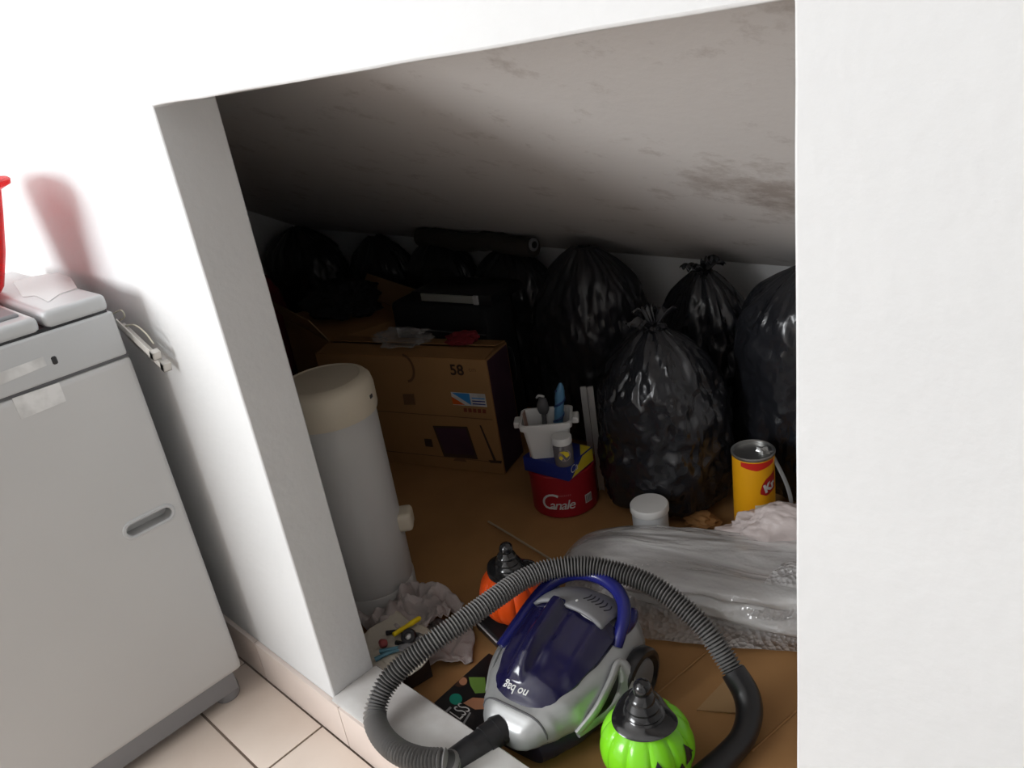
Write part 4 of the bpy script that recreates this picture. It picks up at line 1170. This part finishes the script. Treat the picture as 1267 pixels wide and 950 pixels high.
# ------------------------------------------------------------------ rags, gap shade box and small tools beside the bin
def rag(name, c, sx, sy, m, label, cat, seed, rz, z0=0, amp=.03, hump=.0):
    def fn(u, v):
        x, y = (u-.5)*sx, (v-.5)*sy
        n3 = Vector((u*2.3+seed, v*2.3, seed*.7))
        x += .02*noise.noise(n3*1.3+Vector((9, 0, 0))); y += .02*noise.noise(n3*1.4+Vector((0, 9, 0)))
        z = amp*(.55+.8*fbm(n3*1.5, 4))+hump*math.exp(-((u-.4)**2+(v-.6)**2)*7)
        ridge = 1-abs(noise.noise(n3*2.2))*2.5
        z += amp*.35*max(0, ridge)
        return Vector((x, y, max(.003, z)+z0))
    o = grid(name, 56, 56, fn, m, None, .0025); o.location = c; o.rotation_euler = (0, 0, rz)
    return tag(o, label, cat)
c = PZ((503, 757), FZ+.03); rag('rag', (c.x, c.y, FZ+.003), .22, .17, M_CLOTH, 'rumpled greyish pink rag piled against the foot of the bin', 'rag', 2, .2, amp=.045, hump=.03)
c = PZ((548, 790), FZ+.02); rag('rag', (c.x, c.y, FZ+.003), .13, .16, M_CLOTH, 'flat greyish cloth corner spread on the cardboard beside the hose', 'rag', 6, .9, amp=.012)
def gap_shade_box():
    c = PZ((484, 806), FZ+.06)  # black box put in for the shaded gap under the cream cloth
    t = empty('gap_shade_box', (c.x, c.y, FZ+.003), math.radians(-12), 'open black box added behind the threshold for the shaded gap under the cloth', 'gap_shade_box')
    W, D, hh = .075, .055, .055
    bm = bmesh.new()
    bbox(bm, (-W, -D, 0), (W, D, .004)); 
    for a, b in (((-W, -D, .004), (W, -D+.003, hh)), ((-W, D-.003, .004), (W, D, hh)), ((-W, -D+.003, .004), (-W+.003, D-.003, hh)), ((W-.003, -D+.003, .004), (W, D-.003, hh))): bbox(bm, a, b)
    frombm('tub', bm, M_BLACK, t)  # walls of the added box, black to give the gap its shade
    return Vector((c.x, c.y, FZ+.003+hh)), math.radians(-12)
GSB, GSR = gap_shade_box()
rag('folded_cloth', (GSB.x-.004, GSB.y+.006, GSB.z), .185, .165, M_CREAM, 'square cream cloth laid over the added black box', 'cloth', 9, GSR+.25, amp=.006)
def on_shade_box(p, dz=.012): q = PZ(p, GSB.z+dz); return q
def marker():
    a, b = on_shade_box((487, 785), .026), on_shade_box((520, 764), .020); d = b-a
    t = empty('marker_pen', a, 0, 'bright yellow marker pen lying on the cream cloth', 'marker pen')
    tube('barrel', [Vector(), d*.6], .0055, mat('yellow_plastic', (.88, .66, .01), .35), t, 14)
    tube('cap', [d*.58, d*.62, d*.95, d], lambda s, i: (.0056, .0065, .006, .004)[i], mat('yellow_plastic', (.88, .66, .01), .35), t, 14)
marker()
def pliers(name, pts_a, pts_b, m, label, cat):
    A = [on_shade_box(p, z) for p, z in pts_a]; B = [on_shade_box(p, z) for p, z in pts_b]; o = A[0]
    t = empty(name, o, 0, label, cat)
    tube('grip', [q-o for q in catmull(A, 5)], lambda s, i: .0055-.002*s, m, t, 10)
    tube('grip', [q-o for q in catmull(B, 5)], lambda s, i: .0055-.002*s, m, t, 10)
    e = A[-1].lerp(B[-1], .5)-o
    lathe('pivot', [(0, 0), (.009, 0), (.009, .006), (.004, .008), (0, .008)], M_MGREY, t, 18, (e.x, e.y, e.z-.003))
    dd = (A[-1]-A[0]).normalized()
    tube('jaw', [e, e+dd*.016, e+dd*.028], lambda s, i: (.007, .006, .002)[i], M_MGREY, t, 10)
pliers('pliers', [((464, 816), .012), ((480, 808), .014), ((496, 803), .014)], [((470, 806), .014), ((484, 803), .016), ((497, 800), .014)], M_TOYBLUE, 'small pliers with teal blue grips on the cream cloth', 'pliers')
pliers('pliers', [((478, 783), .012), ((495, 781), .014), ((512, 784), .014)], [((490, 795), .012), ((503, 796), .014), ((515, 790), .014)], M_BLACK, 'small black handled pliers on the cream cloth', 'pliers')
def ring():
    p = on_shade_box((507, 788), .020)
    t = empty('small_wheel', p, 0, 'small dark caster wheel with a metal hub among the tools', 'wheel')
    M = Matrix.Rotation(.6, 4, 'X') @ Matrix.Rotation(.3, 4, 'Y')
    lathe('tyre', [(.008, 0), (.016, 0), (.018, .003), (.018, .009), (.016, .012), (.008, .012), (.008, 0)], M_BLACK, t, 28, M=M, cap=False)
    lathe('hub', [(0, .002), (.0078, .002), (.0078, .011), (.003, .014), (0, .014)], M_TINMETAL, t, 20, M=M)
ring()
p = on_shade_box((475, 799), .012); crumple('knob', p, (.012, .010, .010), M_TOYRED, 'small dull red plastic knob among the tools', 'knob', 2, .15, 1.5, 3)
p = on_shade_box((522, 792), .010)
t = empty('clamp', p, .5, 'small dark plastic clamp beside the caster wheel', 'clamp')
for s in (-1, 1):
    tube('arm', catmull([(-.022, s*.010, .008), (-.008, s*.007, .010), (.004, s*.002, .010), (.018, s*.006, .008)], 4), .0042, M_DGREY, t, 8)
lathe('spring', [(.003, 0), (.006, .002), (.006, .010), (.003, .012)], M_TINMETAL, t, 14, (0, 0, .004))

# ------------------------------------------------------------------ finer pieces belong to the part they sit on
def nest(thing, part, kids):
    for th in [o for o in bpy.data.objects if o.parent is None and o.name.split('.')[0] == thing]:
        ps = [c for c in th.children if c.name.split('.')[0] == part]
        if not ps: continue
        for c in list(th.children):
            if c.name.split('.')[0] in kids:
                c.parent = ps[0]
nest('television_carton', 'sticker', ('sticker_print',))
nest('television_carton', 'body', ('lettering', 'print_line', 'screen_print', 'faded_word_print', 'block_print', 'side_view_print', 'loop_print', 'grip_hole'))
nest('biscuit_tin', 'barcode', ('bar',)); nest('biscuit_tin', 'body', ('lettering', 'small_print'))
nest('flat_box', 'body', ('yellow_print', 'lettering'))
nest('snack_can', 'badge', ('lettering',)); nest('snack_can', 'panel_print', ('panel_line',))
nest('jar', 'label', ('label_print',))
nest('printed_packet', 'box', ('lettering', 'frame_print', 'badge_print', 'hair_print', 'face_print', 'shirt_print', 'arm_print'))
nest('kitchen_bin', 'lid', ('swing_flap', 'catch'))
nest('vacuum_cleaner', 'dust_cover', ('lettering', 'marking', 'badge')); nest('vacuum_cleaner', 'vent_panel', ('vent_slot', 'screw'))
nest('washing_machine', 'body', ('grip_rim', 'sticker')); nest('washing_machine', 'top_frame', ('tape', 'latch_slot'))
nest('disc_player', 'case', ('front_strip', 'button'))
